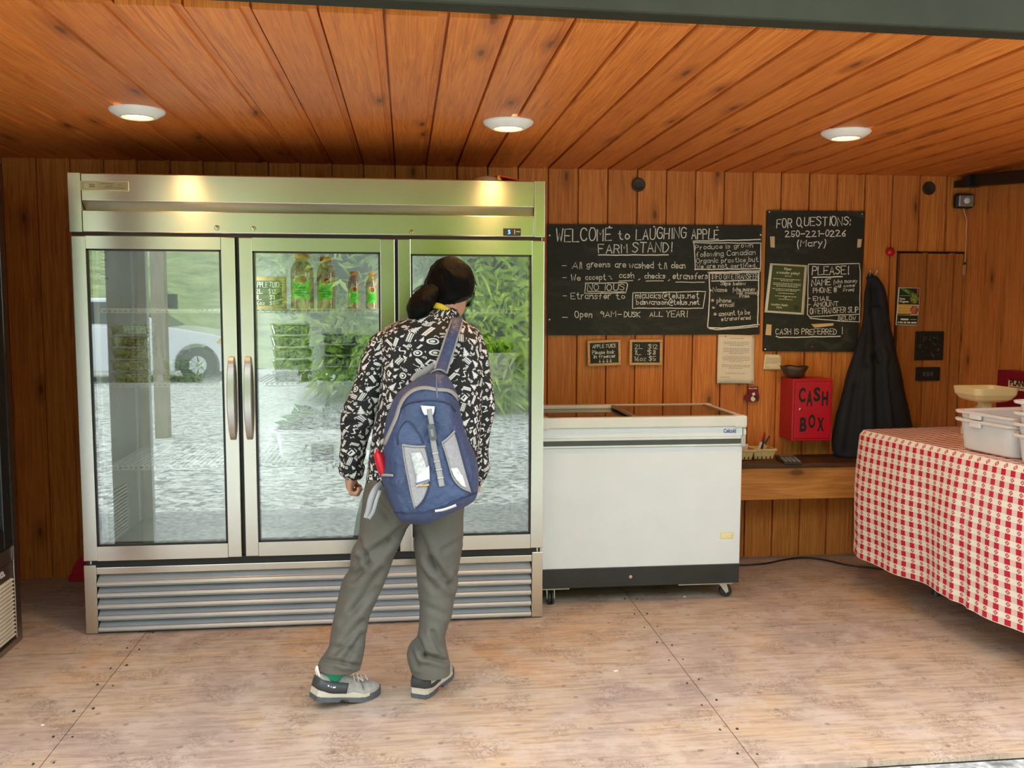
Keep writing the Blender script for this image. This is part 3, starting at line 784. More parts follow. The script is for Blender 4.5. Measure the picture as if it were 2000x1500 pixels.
# ---- juice bottles
juice = simple('apple_juice', (.74, .42, .31), .15, var=.1, Coat_Weight=.6)
orange = simple('orange_cap', (.80, .17, .03), .4)
lab_g = simple('green_label', (.10, .85, .05), .45); lab_w = simple('label_white', (.85, .85, .8), .5); app_r = simple('apple_red', (.55, .04, .02), .4); app_y = simple('apple_yellow', (.85, .60, .03), .4); ink = simple('label_ink', (.02, .16, .02), .5)
def bottle(x, y, r, h, label, big):
    z = 1.3885
    t = thing('juice_bottle', label, 'bottle', (x, y, z), group='apple juice bottles on the top shelf')
    nk = r * .52
    MB().lathe([(r * .9, 0), (r, .008), (r, h * .66), (r * .95, h * .73), (r * .76, h * .81), (nk, h * .875), (nk, h * .90)], (x, y, z), 28).build('bottle_body', juice, t, smooth=True)
    MB().lathe([(r * 1.005, .009), (r * 1.005, h * .66), (r * .955, h * .732), (r * .77, h * .812), (nk * 1.03, h * .878), (nk * 1.03, h * .93)], (x, y, z), 28, caps=False).build('clear_shell', CLEAR, t, smooth=True)
    mb = MB(); R = nk * 1.15; n = 40
    P = [[(x + (R + (.0008 if k % 2 else 0)) * math.cos(2 * PI * k / n), y + (R + (.0008 if k % 2 else 0)) * math.sin(2 * PI * k / n), zz) for k in range(n)] for zz in (z + h * .91, z + h * .99)]
    P.append([(x + R * .8 * math.cos(2 * PI * k / n), y + R * .8 * math.sin(2 * PI * k / n), z + h) for k in range(n)])
    mb.rings(P, cap0=True, cap1=True); mb.build('cap', orange, t)
    def cyl(a, b, d): q = -PI / 2 + a / r; return (x + (r + d) * math.cos(q), y + (r + d) * math.sin(q), z + b)
    la, z0, z1 = r * .80, h * .20, h * .55
    mb = MB(); n = 14
    mb.add([cyl(-la + 2 * la * k / n, zz, .0012) for zz in (z0, z1) for k in range(n + 1)], [(k, k + 1, n + 2 + k, n + 1 + k) for k in range(n)])
    lb = mb.build('label', lab_g, t)
    def disc(cx, cz, ra, rz_, d): return [cyl(cx + ra * math.cos(2 * PI * k / 20), cz + rz_ * math.sin(2 * PI * k / 20), d) for k in range(20)], [tuple(range(20))]
    oz = z1 - h * .02
    mb = MB(); mb.add(*disc(0, oz, la * .84, h * .09, .002)); mb.build('emblem', lab_w, lb)
    mb = MB(); mb.add(*disc(-la * .25, oz, la * .34, h * .058, .0027)); mb.build('yellow_apple', app_y, lb)
    mb = MB(); mb.add(*disc(la * .24, oz + h * .004, la * .36, h * .06, .003)); mb.build('red_apple', app_r, lb)
    mb = MB()
    for k, ww in enumerate((.55, .7, .8, .4)):
        zz = z0 + (z1 - z0) * (.52 - .13 * k)
        for s in np.arange(-ww, ww - .1, .24): mb.add([cyl(la * s, zz, .002), cyl(la * (s + .17), zz, .002), cyl(la * (s + .17), zz + h * .012, .002), cyl(la * s, zz + h * .012, .002)], [(0, 1, 2, 3)])
    mb.build('label_text', ink, lb)
bottle(.915, .20, .050, .250, 'large apple juice jug with green label, beside the small chalkboard', True)
bottle(1.018, .22, .040, .238, 'slimmer tall apple juice bottle, second from the small chalkboard', True)
bottle(1.143, .20, .0265, .172, 'small apple juice bottle with orange cap, third from the small chalkboard', False)
bottle(1.222, .20, .0265, .168, 'small apple juice bottle with orange cap, farthest from the small chalkboard', False)

# ---- white bins of vegetables
tubm = simple('white_tub_plastic', (.78, .80, .82), .4, var=.03)
def bin_(name, label, x0, x1, y0, y1, z, h, kind, nl, L):
    cx, cy = (x0 + x1) / 2, (y0 + y1) / 2; a, b_ = (x1 - x0) / 2, (y1 - y0) / 2
    t = thing(name, label, 'storage bin', (cx, cy, z))
    def rc(fx, fy, zz, r=.025, n=6):
        P = []
        for sx, sy, q0 in ((1, 1, 0), (-1, 1, PI / 2), (-1, -1, PI), (1, -1, 1.5 * PI)):
            for k in range(n): q = q0 + PI / 2 * k / (n - 1); P.append((cx + sx * (fx - r) + r * math.cos(q), cy + sy * (fy - r) + r * math.sin(q), z + zz))
        return P
    mb = MB(); mb.rings([rc(a * .86, b_ * .86, 0), rc(a * .88, b_ * .88, .006), rc(a * .95, b_ * .95, h - .014), rc(a, b_, h - .014), rc(a * 1.01, b_ * 1.01, h - .004), rc(a * .99, b_ * .99, h), rc(a * .95, b_ * .95, h - .002), rc(a * .93, b_ * .93, h * .6), rc(a * .85, b_ * .85, .008)], cap0=True, cap1=True)
    mb.build('bin', tubm, t)
    V, Fc = leaves(nl, [((cx, cy, z + h * .75), (a * .8, b_ * .75, h * .62))], L, L * .5, .25, 31 + nl, .4, .6)
    V[:, 0] = np.clip(V[:, 0], x0 - .01, x1 + .01); V[:, 1] = np.clip(V[:, 1], y0, y1)
    mb = MB(); mb.v = V.tolist(); mb.f = [tuple(q) for q in Fc.tolist()]; mb.uv = [None] * len(mb.f); mb.mi = [0] * len(mb.f)
    tag(mb.build('leafy_greens', veg[kind], t), kind='stuff')
    return t
bin_('vegetable_bin', 'white plastic bin of dark leaves on the bottom shelf of the middle door', .775, 1.29, .17, .50, .7055, .145, 1, 220, .10)
bin_('produce_tub', 'white plastic tub of green leaves behind the right refrigerator door', 1.52, 1.895, .20, .50, 1.0675, .125, 2, 240, .08)
P0, P1 = onY(608, 868, .150), onY(652, 895, .150)
t = thing('price_tag', 'small dark chalk tag leaning on the white vegetable bin', 'price tag', ((P0[0] + P1[0]) / 2, .155, .712))
MB().box(P0[0], P1[0], .146, .153, .7125, P0[2] + .0).build('tag_board', simple('chalk_black', (.022, .024, .022), .6, var=.3), t)
CHALK = simple('chalk_white', (.82, .82, .78), .9, var=.12, vs=160)

# ================================================================== small framed chalkboards
slate = None
def slate_mat():
    mt, nt, b = newmat('dusty_slate'); g = NG(nt); p = g.pos()
    mp = g.n('Mapping'); g.put(mp.inputs[0], p); mp.inputs['Scale'].default_value = (2.5, 2.5, 5)
    d = g.sstep(g.noise(mp.outputs[0], 2.2, 5, .65, .9), .48, .78); d2 = g.noise(p, 60, 2)
    col = g.mix(g.math('MULTIPLY', d, .55), (.016, .018, .015), (.085, .088, .078))
    nt.links.new(g.mix(g.math('MULTIPLY', d2, .12), col, (.12, .12, .11)), b.inputs['Base Color']); b.inputs['Roughness'].default_value = .62
    b.inputs['Specular IOR Level'].default_value = .3
    return mt
SLATE = slate_mat()
OAK = simple('pale_frame_wood', (.60, .36, .15), .5, var=.18, vs=18, stretch=(1, 1, 8))
def mini_board(label, x0, x1, z0, z1, y, lines, tilt=0.0, fw=.014, cat='chalkboard'):
    t = thing('small_chalkboard', label, cat, ((x0 + x1) / 2, y - .006, z0))
    cx, cz = (x0 + x1) / 2, (z0 + z1) / 2; ca, sa = math.cos(tilt), math.sin(tilt)
    def T(a, b_, d): u, v_ = a - cx, b_ - cz; return (cx + u * ca - v_ * sa, y - d, cz + u * sa + v_ * ca)
    MB().prism([(x0 + .006, z0 + .006), (x1 - .006, z0 + .006), (x1 - .006, z1 - .006), (x0 + .006, z1 - .006)], T, .001, .007).build('slate', SLATE, t)
    mb = MB()
    for a, b_, c_, d_ in ((x0, x1, z0, z0 + fw), (x0, x1, z1 - fw, z1), (x0, x0 + fw, z0 + fw, z1 - fw), (x1 - fw, x1, z0 + fw, z1 - fw)):
        mb.prism([(a, c_), (b_, c_), (b_, d_), (a, d_)], T, .0, .012)
    mb.build('frame', OAK, t, bevel=.002)
    mb = MB()
    for tx, ax, az, bx, hh in lines:
        write(mb, tx, x0 + ax * (x1 - x0), z0 + az * (z1 - z0), x0 + bx * (x1 - x0), hh * (z1 - z0), lambda a, b_: T(a, b_, .0078), .0025)
    mb.build('chalk_writing', CHALK, t)
    return t
A_, B_ = onY(486, 540, .17), onY(560, 599, .17)
mini_board('wood framed price chalkboard standing on the top shelf inside the refrigerator', A_[0], B_[0], 1.3885, A_[2], .17, [('APPLE JUICE', .16, .68, .86, .15), ('2L   $12', .2, .49, .72, .13), ('1L    $8', .2, .31, .7, .13), ('16oz  $5', .16, .14, .7, .12)], fw=.018)

# ================================================================== left refrigerator
lx = -.245
lf = thing('black_door_refrigerator', 'refrigerator with black framed glass door at the left edge of the photo', 'refrigerator', (-.60, -.44, 0))
dst = steel('dull_steel', col=(.52, .48, .43), rough=.45, brush='z'); brn = simple('dark_bronze', (.10, .065, .05), .35, metal=.6)
MB().box(-.95, lx - .03, -.86, -.02, .012, 1.98).build('cabinet', dst, lf, bevel=.004)
MB().box(lx - .03, lx, -.071, -.019, .0, 1.98).build('corner_post', dst, lf, bevel=.003)
MB().box(lx - .03, lx, -.86, -.81, .0, 1.98).build('corner_post', dst, lf, bevel=.003)
d = MB().box(lx - .03, lx + .002, -.155, -.076, .42, 1.90).box(lx - .03, lx + .002, -.805, -.73, .42, 1.90).box(lx - .03, lx + .002, -.73, -.155, .42, .50).box(lx - .03, lx + .002, -.73, -.155, 1.82, 1.90).build('door', simple('gloss_black', (.012, .014, .014), .12), lf, bevel=.004)
MB().box(lx - .02, lx - .012, -.73, -.155, .50, 1.82).build('glass', pane('dark_glass', (.35, .45, .43), .12), d)
MB().box(lx - .004, lx + .004, -.0755, -.0715, .36, 1.93).build('edge_trim', CHR, d)
MB().box(lx - .03, lx - .002, -.805, -.076, 1.905, 1.98).build('header_panel', dst, lf, bevel=.002)
MB().box(lx - .03, lx - .002, -.805, -.076, .355, .416).build('lower_panel', brn, lf, bevel=.002)
gp = MB().box(lx - .03, lx - .008, -.805, -.076, .03, .35).build('grille_panel', brn, lf)
cream = simple('cream_slat', (.62, .55, .44), .45)
for c0, c1 in ((-.235, -.085), (-.40, -.255), (-.58, -.42), (-.78, -.60)):
    mb = MB()
    for k in range(15): mb.prism([(lx - .008, .042 + .0165 * k), (lx + .002, .045 + .0165 * k), (lx + .002, .050 + .0165 * k), (lx - .008, .053 + .0165 * k)], lambda a, b_, dd: (a, dd, b_), c0, c1)
    mb.build('louver_bank', cream, gp)
MB().box(lx - .03, lx + .004, -.81, -.075, .008, .028).build('kick_rail', dst, lf, bevel=.002)
v, f = type_mesh('rco.', .05, lambda x, y, dd: (lx - .006 + dd, -.245 + x * 1.25 + y * .12, .312 + y), off=.002, ext=.001); MB().add(v, f).build('lettering', simple('silver_letter', (.78, .76, .72), .3, metal=.4), gp)
for dx in (-.9, -.3):
    for dy in (-.82, -.08): MB().lathe([(.018, 0), (.018, .012)], (dx, dy, 0), 12).build('foot', BLK, lf)

# ================================================================== red shovel and cap
red_pl = simple('red_plastic', (.60, .015, .06), .4)
t = thing('snow_shovel', 'red plastic shovel blade standing on the floor behind the glass door refrigerator', 'shovel', (-.22, .80, 0))
P = [(onY(a, b_, .80)[0], onY(a, b_, .80)[2]) for a, b_ in ((134, 1144), (136, 1128), (141, 1112), (149, 1097), (158, 1087), (170, 1080))]
xe = P[-1][0] + .32
P = [(P[0][0], .002)] + P[1:] + [(xe, P[-1][1] + .02), (xe + .06, .15), (xe + .06, .002)]
MB().prism(P, lambda a, b_, dd: (a, dd, b_), .795, .805).build('blade', red_pl, t, bevel=.003)
MB().box(P[0][0] + .004, xe + .05, .786, .795, .002, .035).build('lip', red_pl, t, bevel=.003)
MB().tube([(xe - .16, .80, .16), (xe - .16, .81, 1.1)], .014, 10).build('handle', OAK, t)
z0 = FH
t = thing('sun_hat', 'red and cream hat lying on top of the steel refrigerator', 'hat', (1.80, .12, z0))
mb = MB(); n = 14; R = np.zeros((6, n, 3))
for i in range(6):
    q = PI / 2 * i / 5
    for k in range(n): a = 2 * PI * k / n; R[i, k] = (1.745 + .075 * math.cos(a) * math.cos(q), .13 + .07 * math.sin(a) * math.cos(q), z0 + .001 + .034 * math.sin(q))
mb.rings(R, cap0=True, cap1=True); mb.build('crown', simple('cream_cloth', (.62, .55, .45), .8), t, smooth=True)
mb = MB(); A0 = np.array([1.775, .05, z0 + .032]); A1 = np.array([1.90, .05, z0 + .004])
mb.add([A0, A1, A1 + (.0, .13, 0), A0 + (0, .13, 0), A0 - (0, 0, .006), A1 - (0, 0, .003), A1 + (0, .13, -.003), A0 + (0, .13, -.006)], [(0, 1, 2, 3), (7, 6, 5, 4), (0, 4, 5, 1), (1, 5, 6, 2), (2, 6, 7, 3), (3, 7, 4, 0)]); mb.build('peak', simple('red_cloth', (.70, .06, .03), .6), t, bevel=.001)
MB().ell((1.782, .052, z0 + .014), (.007, .007, .012)).ell((1.788, .05, z0 + .008), (.006, .006, .008)).build('tassel', simple('yellow_thread', (.80, .62, .06), .7), t, smooth=True)
# ================================================================== CHEST FREEZER
fw_ = simple('freezer_white', (.70, .73, .76), .28, var=.02); fg = simple('freezer_grey_trim', (.66, .66, .62), .45, var=.03); fk = simple('freezer_black_base', (.022, .022, .023), .5, var=.2)
X0, X1, Y0, Y1 = 1.992, 2.962, .160, .690
fz = thing('chest_freezer', 'white chest freezer with sliding glass lids on casters beside the steel refrigerator', 'freezer', ((X0 + X1) / 2, (Y0 + Y1) / 2, 0))
MB().box(X0, X1, Y0, Y1, .172, .845).build('body', fw_, fz, bevel=.006)
MB().box(X0 + .002, X1 - .002, Y0 - .003, Y1, .082, .176).build('base', fk, fz, bevel=.003)
MB().lathe([(.008, .002), (.008, -.001), (.003, -.0015)], (2.425, Y0 - .003, .128), 12, axis='y').build('drain_plug', CHR, fz)
mb = MB()                                                        # grey lid rim around the opening
za, zb = .842, .892
mb.box(X0, X1 + .012, Y0 - .014, Y0 + .022, za, zb).box(X0, X1 + .012, Y1 - .05, Y1 + .0, za, zb + .004).box(X1 - .022, X1 + .012, Y0 + .022, Y1 - .05, za, zb).box(X0, X0 + .03, Y0 + .022, Y1 - .05, za, zb)
mb.build('lid_rim', fg, fz, bevel=.006)
for a, b_ in ((X0 - .001, X0 + .036), (X1 - .045, X1 + .016)):
    MB().box(a, b_, Y0 - .017, Y0 + .03, za - .006, zb + .003).build('corner_bumper', fg, fz, bevel=.009)
MB().lathe([(.014, .0), (.026, .0), (.026, .012), (.014, .012)], (X1 + .002, Y0 + .02, .812), 20, axis='x').build('lid_lock', fg, fz)
LG = pane('lid_glass', (.66, .64, .60), .20); lfm = simple('lid_frame_brown', (.22, .17, .13), .4, var=.1)
xm = 2.43
def lid(x0, x1, z):
    mb = MB()
    for a, b_, c_, d_ in ((x0, x0 + .024, Y0 + .024, Y1 - .052), (x1 - .018, x1, Y0 + .024, Y1 - .052)): mb.box(a, b_, c_, d_, z - .006, z + .006)
    mb.box(x0, x1, Y0 + .0235, Y0 + .029, z - .004, z + .005).box(x0, x1, Y1 - .058, Y1 - .052, z - .004, z + .005)
    L_ = mb.build('sliding_lid', lfm, fz, bevel=.002)
    MB().box(x0 + .024, x1 - .018, Y0 + .022, Y1 - .052, z - .003, z + .003).build('glass', LG, L_)
lid(X0 + .032, xm + .06, .874); lid(xm, X1 - .024, .889)
mb = MB(); mb.box(X0 + .03, X1 - .024, Y0 + .022, Y0 + .03, .846, .87).box(X0 + .03, X1 - .024, Y1 - .06, Y1 - .052, .846, .87).box(X0 + .03, X1 - .024, Y0 + .03, Y1 - .06, .846, .849).build('inner_tank', simple('tank_white', (.60, .58, .55), .5), fz)
mb = MB(); mb.box(X0 + .002, X1 + .006, Y0 - .010, Y0 + .0, .750, .760).box(X0 + .002, X1 + .006, Y0 - .010, Y0 + .0, .783, .795)
rl = mb.build('front_rail', simple('aluminium_rail', (.60, .60, .58), .35, metal=.8), fz, bevel=.002)
MB().box(X0 + .01, X1 - .004, Y0 - .006, Y0 + .001, .760, .783).build('rail_insert', simple('rail_dark', (.06, .065, .06), .4), rl)
MB().box(X1 - .012, X1 + .010, Y0 - .013, Y0 + .004, .747, .798).build('rail_end', simple('rail_end_grey', (.42, .43, .42), .4), rl, bevel=.002)
v, f = type_mesh('Celcold', .030, lambda x, y, d: (2.866 + x * .66, Y0 - .0015, .812 + y * .9), off=.0008)
lg = MB().add(v, f).build('logo', simple('logo_blue', (.04, .09, .28), .5), fz)
stk = MB().box(2.862, 2.926, Y0 - .0012, Y0 + .001, .298, .330).build('sticker', simple('sticker_yellow', (.72, .58, .25), .6), fz)
mb = MB()
for k, (z, w) in enumerate(((.321, .05), (.314, .046), (.306, .05))):
    x = 2.868
    while x < 2.868 + w: l_ = random.uniform(.003, .008); mb.box(x, x + l_, Y0 - .0018, Y0 - .0012, z, z + .0042); x += l_ + .002
mb.build('sticker_print', simple('sticker_ink', (.85, .80, .62), .6), stk)
for q_ in ((X0 + .01, X0 + .14), (X1 - .30, X1 - .03)): MB().box(q_[0], q_[1], Y0 + .003, Y0 + .06, .076, .083).build('caster_plate', simple('plate_steel', (.5, .5, .48), .4, metal=.7), fz)
def caster(cx, cy, rot):
    ca, sa = math.cos(rot), math.sin(rot)
    def T(u, w, z): return (cx + u * ca - w * sa, cy + u * sa + w * ca, z)
    mb = MB(); mb.obox((cx, cy, .073), (.022 * ca, .022 * sa, 0), (-.018 * sa, .018 * ca, 0), (0, 0, .004))
    for s in (-1, 1): mb.prism([(-.020, .070), (.020, .070), (.030, .030), (.018, .020)], lambda a, b_, d: T(a, d, b_), s * .019, s * .016)
    c_ = mb.build('caster', simple('zinc_fork', (.68, .68, .64), .35, metal=.7), fz)
    for s in (-1, 1):
        mb = MB(); n = 24
        R = [[T(.018 + r * math.cos(2 * PI * k / n), w, .030 + r * math.sin(2 * PI * k / n)) for k in range(n)] for r, w in ((.010, s * .002), (.028, s * .002), (.030, s * .005), (.030, s * .011), (.028, s * .014), (.010, s * .0145))]
        mb.rings(R, cap0=True, cap1=True); mb.build('wheel', simple('caster_rubber', (.018, .018, .02), .5), c_, smooth=False)
caster(2.046, .205, -PI / 2); caster(2.895, .215, -.15); caster(2.05, .62, .5); caster(2.90, .62, .2)

# ================================================================== CHALKBOARDS ON THE BACK WALL
YB = .858
def wp(px, py, y=YB): q = onY(px, py, y); return q[0], q[2]
def lines_on(mb, L, y, wd=.0038, jit=.12):
    """(text, left px, baseline px, right px, cap height px[, right baseline px])"""
    for it in L:
        tx, ax, ay, bx, hh = it[:5]; a = wp(ax, ay, y); b_ = wp(bx, it[5] if len(it) > 5 else ay, y); h = hh * 4.85 / FPX
        write(mb, tx, a[0], a[1], b_[0], h, lambda u, w: (u, y, w), wd, jit, b_[1])
def pl(mb, pts, y, wd=.004):
    Q = np.array([wp(a, b_, y) for a, b_ in pts]); T = [Q[0]]
    for a, b_ in zip(Q[:-1], Q[1:]):
        n = max(2, int(np.linalg.norm(b_ - a) / .03))
        for k in range(1, n + 1): T.append(a + (b_ - a) * k / n + np.random.default_rng(k).normal(0, .0006, 2))
    ribbon(mb, np.array(T), wd, lambda u, w: (u, y, w))
t = thing('large_chalkboard', 'wide chalkboard welcoming visitors, screwed to the pine wall above the white freezer', 'chalkboard', (2.717, YB, 1.25))
cs = [wp(1070, 438), wp(1488, 440), wp(1483, 653), wp(1068, 655)]
MB().prism(cs[::-1], lambda a, b_, d: (a, d, b_), YB - .004, YW - .002).build('board', SLATE, t)
yc = YB - .0046; mb = MB()
lines_on(mb, [('WELCOME', 1086, 472, 1194, 24, 470), ('to', 1208, 468, 1229, 17), ('LAUGHING', 1242, 468, 1340, 21, 465), ('APPLE', 1351, 467, 1403, 19, 467),
 ('FARM', 1169, 494, 1225, 17), ('STAND!', 1235, 493, 1312, 19, 492)], yc, .0052)
lines_on(mb, [('- All', 1098, 525, 1136, 13), ('greens', 1146, 522, 1192, 12), ('are', 1201, 523, 1222, 12), ('washed', 1229, 524, 1276, 12), ('til', 1284, 525, 1302, 12), ('clean', 1311, 524, 1338, 12),
 ('- We', 1099, 548, 1134, 12), ('accept', 1143, 547, 1183, 11), (':', 1193, 545, 1196, 9), ('cash', 1209, 543, 1238, 11), (',', 1247, 545, 1250, 6), ('checks', 1259, 544, 1299, 11), (',', 1305, 546, 1308, 6), ('etransfers', 1314, 545, 1382, 12),
 ('NO IOUS', 1147, 567, 1220, 12), ('- Etransfer', 1100, 584, 1192, 12), ('to', 1203, 584, 1221, 11), ('mlaucks@telus.net', 1241, 583, 1365, 12), ('bdswanson@telus.net', 1243, 595, 1366, 10),
 ('-', 1099, 622, 1108, 4), ('Open', 1123, 620, 1156, 13), ('9AM', 1172, 619, 1203, 11), ('-', 1206, 617, 1213, 6), ('DUSK', 1219, 619, 1250, 10), ('ALL', 1269, 618, 1294, 9), ('YEAR!', 1301, 619, 1342, 12)], yc, .0036)
lines_on(mb, [('Produce is grown', 1358, 488, 1470, 9, 483), ('following Canadian', 1360, 502, 1475, 10, 497), ('Organic practice,but', 1360, 514, 1481, 9, 511), ('We are not certified.', 1361, 524, 1478, 8, 522),
 ('INFO ON ETRANSFER', 1390, 545, 1481, 10), ('Slips below', 1407, 557, 1456, 7), ('Name', 1392, 570, 1420, 9), ('(who money', 1430, 569, 1474, 8), ('will come)', 1439, 575, 1480, 7), ('From', 1445, 581, 1463, 6),
 ('*', 1386, 570, 1390, 6), ('* phone', 1389, 591, 1428, 9), ('*', 1391, 604, 1396, 6), ('email', 1405, 599, 1433, 8), ('* amount to be', 1394, 618, 1464, 9, 614), ('etransfered', 1409, 627, 1466, 8, 624)], yc, .0027)
pl(mb, [(1169, 498), (1305, 498)], yc, .006)
pl(mb, [(1209, 549), (1236, 548)], yc, .004); pl(mb, [(1262, 549), (1295, 548)], yc, .004); pl(mb, [(1320, 551), (1376, 551)], yc, .004)
pl(mb, [(1143, 553), (1223, 552), (1226, 556), (1222, 572), (1142, 573), (1144, 553)], yc, .0045); pl(mb, [(1147, 569), (1219, 570)], yc, .0035)
pl(mb, [(1236, 572), (1378, 569), (1376, 582), (1373, 602), (1235, 602), (1236, 572)], yc, .0045)
pl(mb, [(1354, 471), (1485, 468)], yc, .006); pl(mb, [(1354, 474), (1486, 475)], yc, .005); pl(mb, [(1355, 471), (1357, 500), (1358, 527)], yc, .005); pl(mb, [(1357, 526), (1484, 525)], yc, .0055); pl(mb, [(1486, 475), (1485, 526)], yc, .005)
pl(mb, [(1383, 532), (1485, 529)], yc, .006); pl(mb, [(1386, 534), (1483, 532)], yc, .005); pl(mb, [(1385, 532), (1386, 580), (1382, 640)], yc, .006); pl(mb, [(1482, 532), (1480, 634)], yc, .006)
pl(mb, [(1382, 640), (1410, 641), (1482, 634)], yc, .0065); pl(mb, [(1386, 642), (1400, 644), (1480, 638)], yc, .005); pl(mb, [(1390, 549), (1481, 547)], yc, .005)
mb.build('chalk_writing', CHALK, t)
for a, b_ in ((1073, 460), (1190, 443), (1277, 443), (1400, 444), (1485, 459), (1073, 624)):
    q = wp(a, b_); MB().lathe([(.0045, .0), (.0045, -.002), (.002, -.003)], (q[0], YB - .004, q[1]), 10, axis='y').build('screw', simple('white_screw', (.85, .85, .82), .4), t)

t = thing('tall_chalkboard', 'tall chalkboard headed For Questions on the pine wall left of the hanging jacket', 'chalkboard', (3.615, YB, 1.16))
cs = [wp(1498, 411), wp(1688, 413), wp(1673, 687), wp(1490, 686)]
MB().prism(cs[::-1], lambda a, b_, d: (a, d, b_), YB - .006, YW - .002).build('board', SLATE, t)
y2 = YB - .0066; mb = MB()
lines_on(mb, [('FOR', 1517, 445, 1546, 17, 444), ('QUESTIONS:', 1556, 441, 1660, 17, 440), ('250-221-0226', 1534, 463, 1651, 12, 461), ('(Mary)', 1554, 482, 1613, 13, 480)], y2, .0048)
mb.build('chalk_heading', CHALK, t); mb = MB()
lines_on(mb, [('PLEASE!', 1586, 537, 1657, 16, 535), ('NAME', 1585, 558, 1622, 12, 556)], y2, .0048)
lines_on(mb, [('(who money', 1627, 554, 1674, 8, 552), ('will come', 1632, 562, 1669, 6, 560), ('From)', 1647, 570, 1668, 6, 568)], y2, .0025)
lines_on(mb, [('PHONE #', 1588, 572, 1634, 10, 571), ('- EMAIL', 1577, 587, 1623, 9), ('- AMOUNT', 1578, 599, 1637, 9, 598),
 ('ON ETRANSFER SLIP', 1582, 613, 1676, 11, 610), ('BELOW', 1637, 625, 1671, 8), ('CASH IS PREFERRED', 1515, 653, 1634, 11), ('!', 1640, 652, 1645, 14)], y2, .0033)
pl(mb, [(1588, 542), (1645, 540)], y2, .0065); pl(mb, [(1579, 516), (1640, 516), (1678, 514), (1680, 530), (1679, 629), (1636, 626.5), (1583, 621.5), (1577, 614), (1579, 516)], y2, .0045)
pl(mb, [(1581, 619), (1629, 615.7), (1679, 613.5)], y2, .004); pl(mb, [(1516, 657), (1522, 659), (1641, 657)], y2, .0055)
mb.build('chalk_writing', CHALK, t)
tape = simple('torn_tape', (.72, .52, .30), .6, var=.15)
for P in ([(1503, 462), (1512, 462), (1512, 484), (1504, 483)], [(1674, 467), (1682, 467), (1680, 483), (1673, 484)], [(1496, 633), (1506, 634), (1505, 655), (1494, 654)], [(1583, 633), (1627, 631), (1626, 636), (1590, 640)]):
    Q = [wp(a, b_) for a, b_ in P]; MB().prism(Q[::-1], lambda a, b_, d: (a, d, b_), YB - .0076, YB - .0062).build('tape_patch', tape, t)
for a, b_ in ((1502, 414), (1683, 418), (1494, 682), (1586, 677)):
    q = wp(a, b_); MB().lathe([(.0045, .0), (.0045, -.002), (.002, -.003)], (q[0], YB - .006, q[1]), 10, axis='y').build('screw', simple('red_pin', (.35, .02, .03), .4) if a == 1586 else CHR, t)

mini_board('small framed chalkboard about apple juice, left of the pair under the wide chalkboard', *[onY(1147, 664, .855)[0], onY(1212, 664, .855)[0], onY(1180, 714, .855)[2], onY(1180, 664, .855)[2]], .855,
 [('APPLE JUICE', .16, .70, .87, .14), ('Please look', .15, .46, .80, .14), ('in freezer', .19, .30, .84, .13), ('^ ^ ^ ^', .34, .13, .72, .12)], tilt=.035)
mini_board('small framed chalkboard listing three juice prices, right of the pair under the wide chalkboard', *[onY(1229, 663, .855)[0], onY(1293, 663, .855)[0], onY(1260, 713, .855)[2], onY(1260, 663, .855)[2]], .855,
 [('2L  $12', .16, .64, .86, .17), ('1L  $8', .16, .41, .80, .17), ('16oz $5', .16, .17, .80, .17)], tilt=.0)

# ================================================================== PAPERS, NOTES, POSTERS
def sheet(name, label, cat, pts, y, mt, depth=.0015, curl=0.0):
    Q = np.array([wp(a, b_, y) for a, b_ in pts]); n = 8                         # tl, tr, br, bl
    t = thing(name, label, cat, (Q[:, 0].mean(), y, Q[:, 1].min()))
    R = np.zeros((n + 1, n + 1, 3))
    for i in range(n + 1):
        for j in range(n + 1):
            u, v_ = j / n, i / n
            p = (Q[0] * (1 - u) + Q[1] * u) * (1 - v_) + (Q[3] * (1 - u) + Q[2] * u) * v_
            R[i, j] = (p[0], y - curl * (abs(u - .5) * 2) ** 3 * v_ ** 2, p[1])
    mb = MB(); mb.rings(R[:, ::-1], close=False); mb.build('sheet', mt, t, thick=depth, smooth=True)
    def at(u, v_, d=.0016):
        p = (Q[0] * (1 - u) + Q[1] * u) * (1 - v_) + (Q[3] * (1 - u) + Q[2] * u) * v_
        return (p[0], y - curl * (abs(u - .5) * 2) ** 3 * v_ ** 2 - d, p[1])
    return t, at
def printed(mb, at, rows, hh=.011, d=.0016):
    for v_, u0, u1 in rows:
        u = u0
        while u < u1:
            l_ = min(random.uniform(.02, .075), u1 - u); mb.add([at(u, v_, d), at(u, v_ + hh, d), at(u + l_, v_ + hh, d), at(u + l_, v_, d)], [(0, 1, 2, 3)]); u += l_ + .014
def rect(mb, at, u0, u1, v0, v1, d=.0016): mb.add([at(u0, v0, d), at(u0, v1, d), at(u1, v1, d), at(u1, v0, d)], [(0, 1, 2, 3)])
paper = simple('cream_paper', (.82, .75, .65), .7, var=.03); inkg = simple('print_grey', (.30, .27, .24), .7)
t, at = sheet('policy_notice', 'white printed page pinned to the wall between the freezer and the red cash box', 'notice', [(1403, 653), (1474, 655), (1471, 749), (1399, 748)], .855, paper, curl=.012)
mb = MB(); rows = [(.07, .33, .70)]
for v0, n in ((.15, 3), (.28, 4), (.45, 4), (.62, 3)):
    for k in range(n): s_ = random.uniform(0, .06) if k < n - 1 else .2; rows.append((v0 + .032 * k, .12 + s_, .90 - s_))
rows += [(.79, .23, .77), (.87, .10, .35)]
printed(mb, at, rows, .010); mb.build('print_line', inkg, t)
for u, v_ in ((.19, .035), (.96, .035), (.955, .965)):
    p = at(u, v_); MB().ell((p[0], p[1] - .002, p[2]), (.004, .003, .004), 8, 5).build('push_pin', simple('pin_grey', (.25, .25, .22), .4), t)
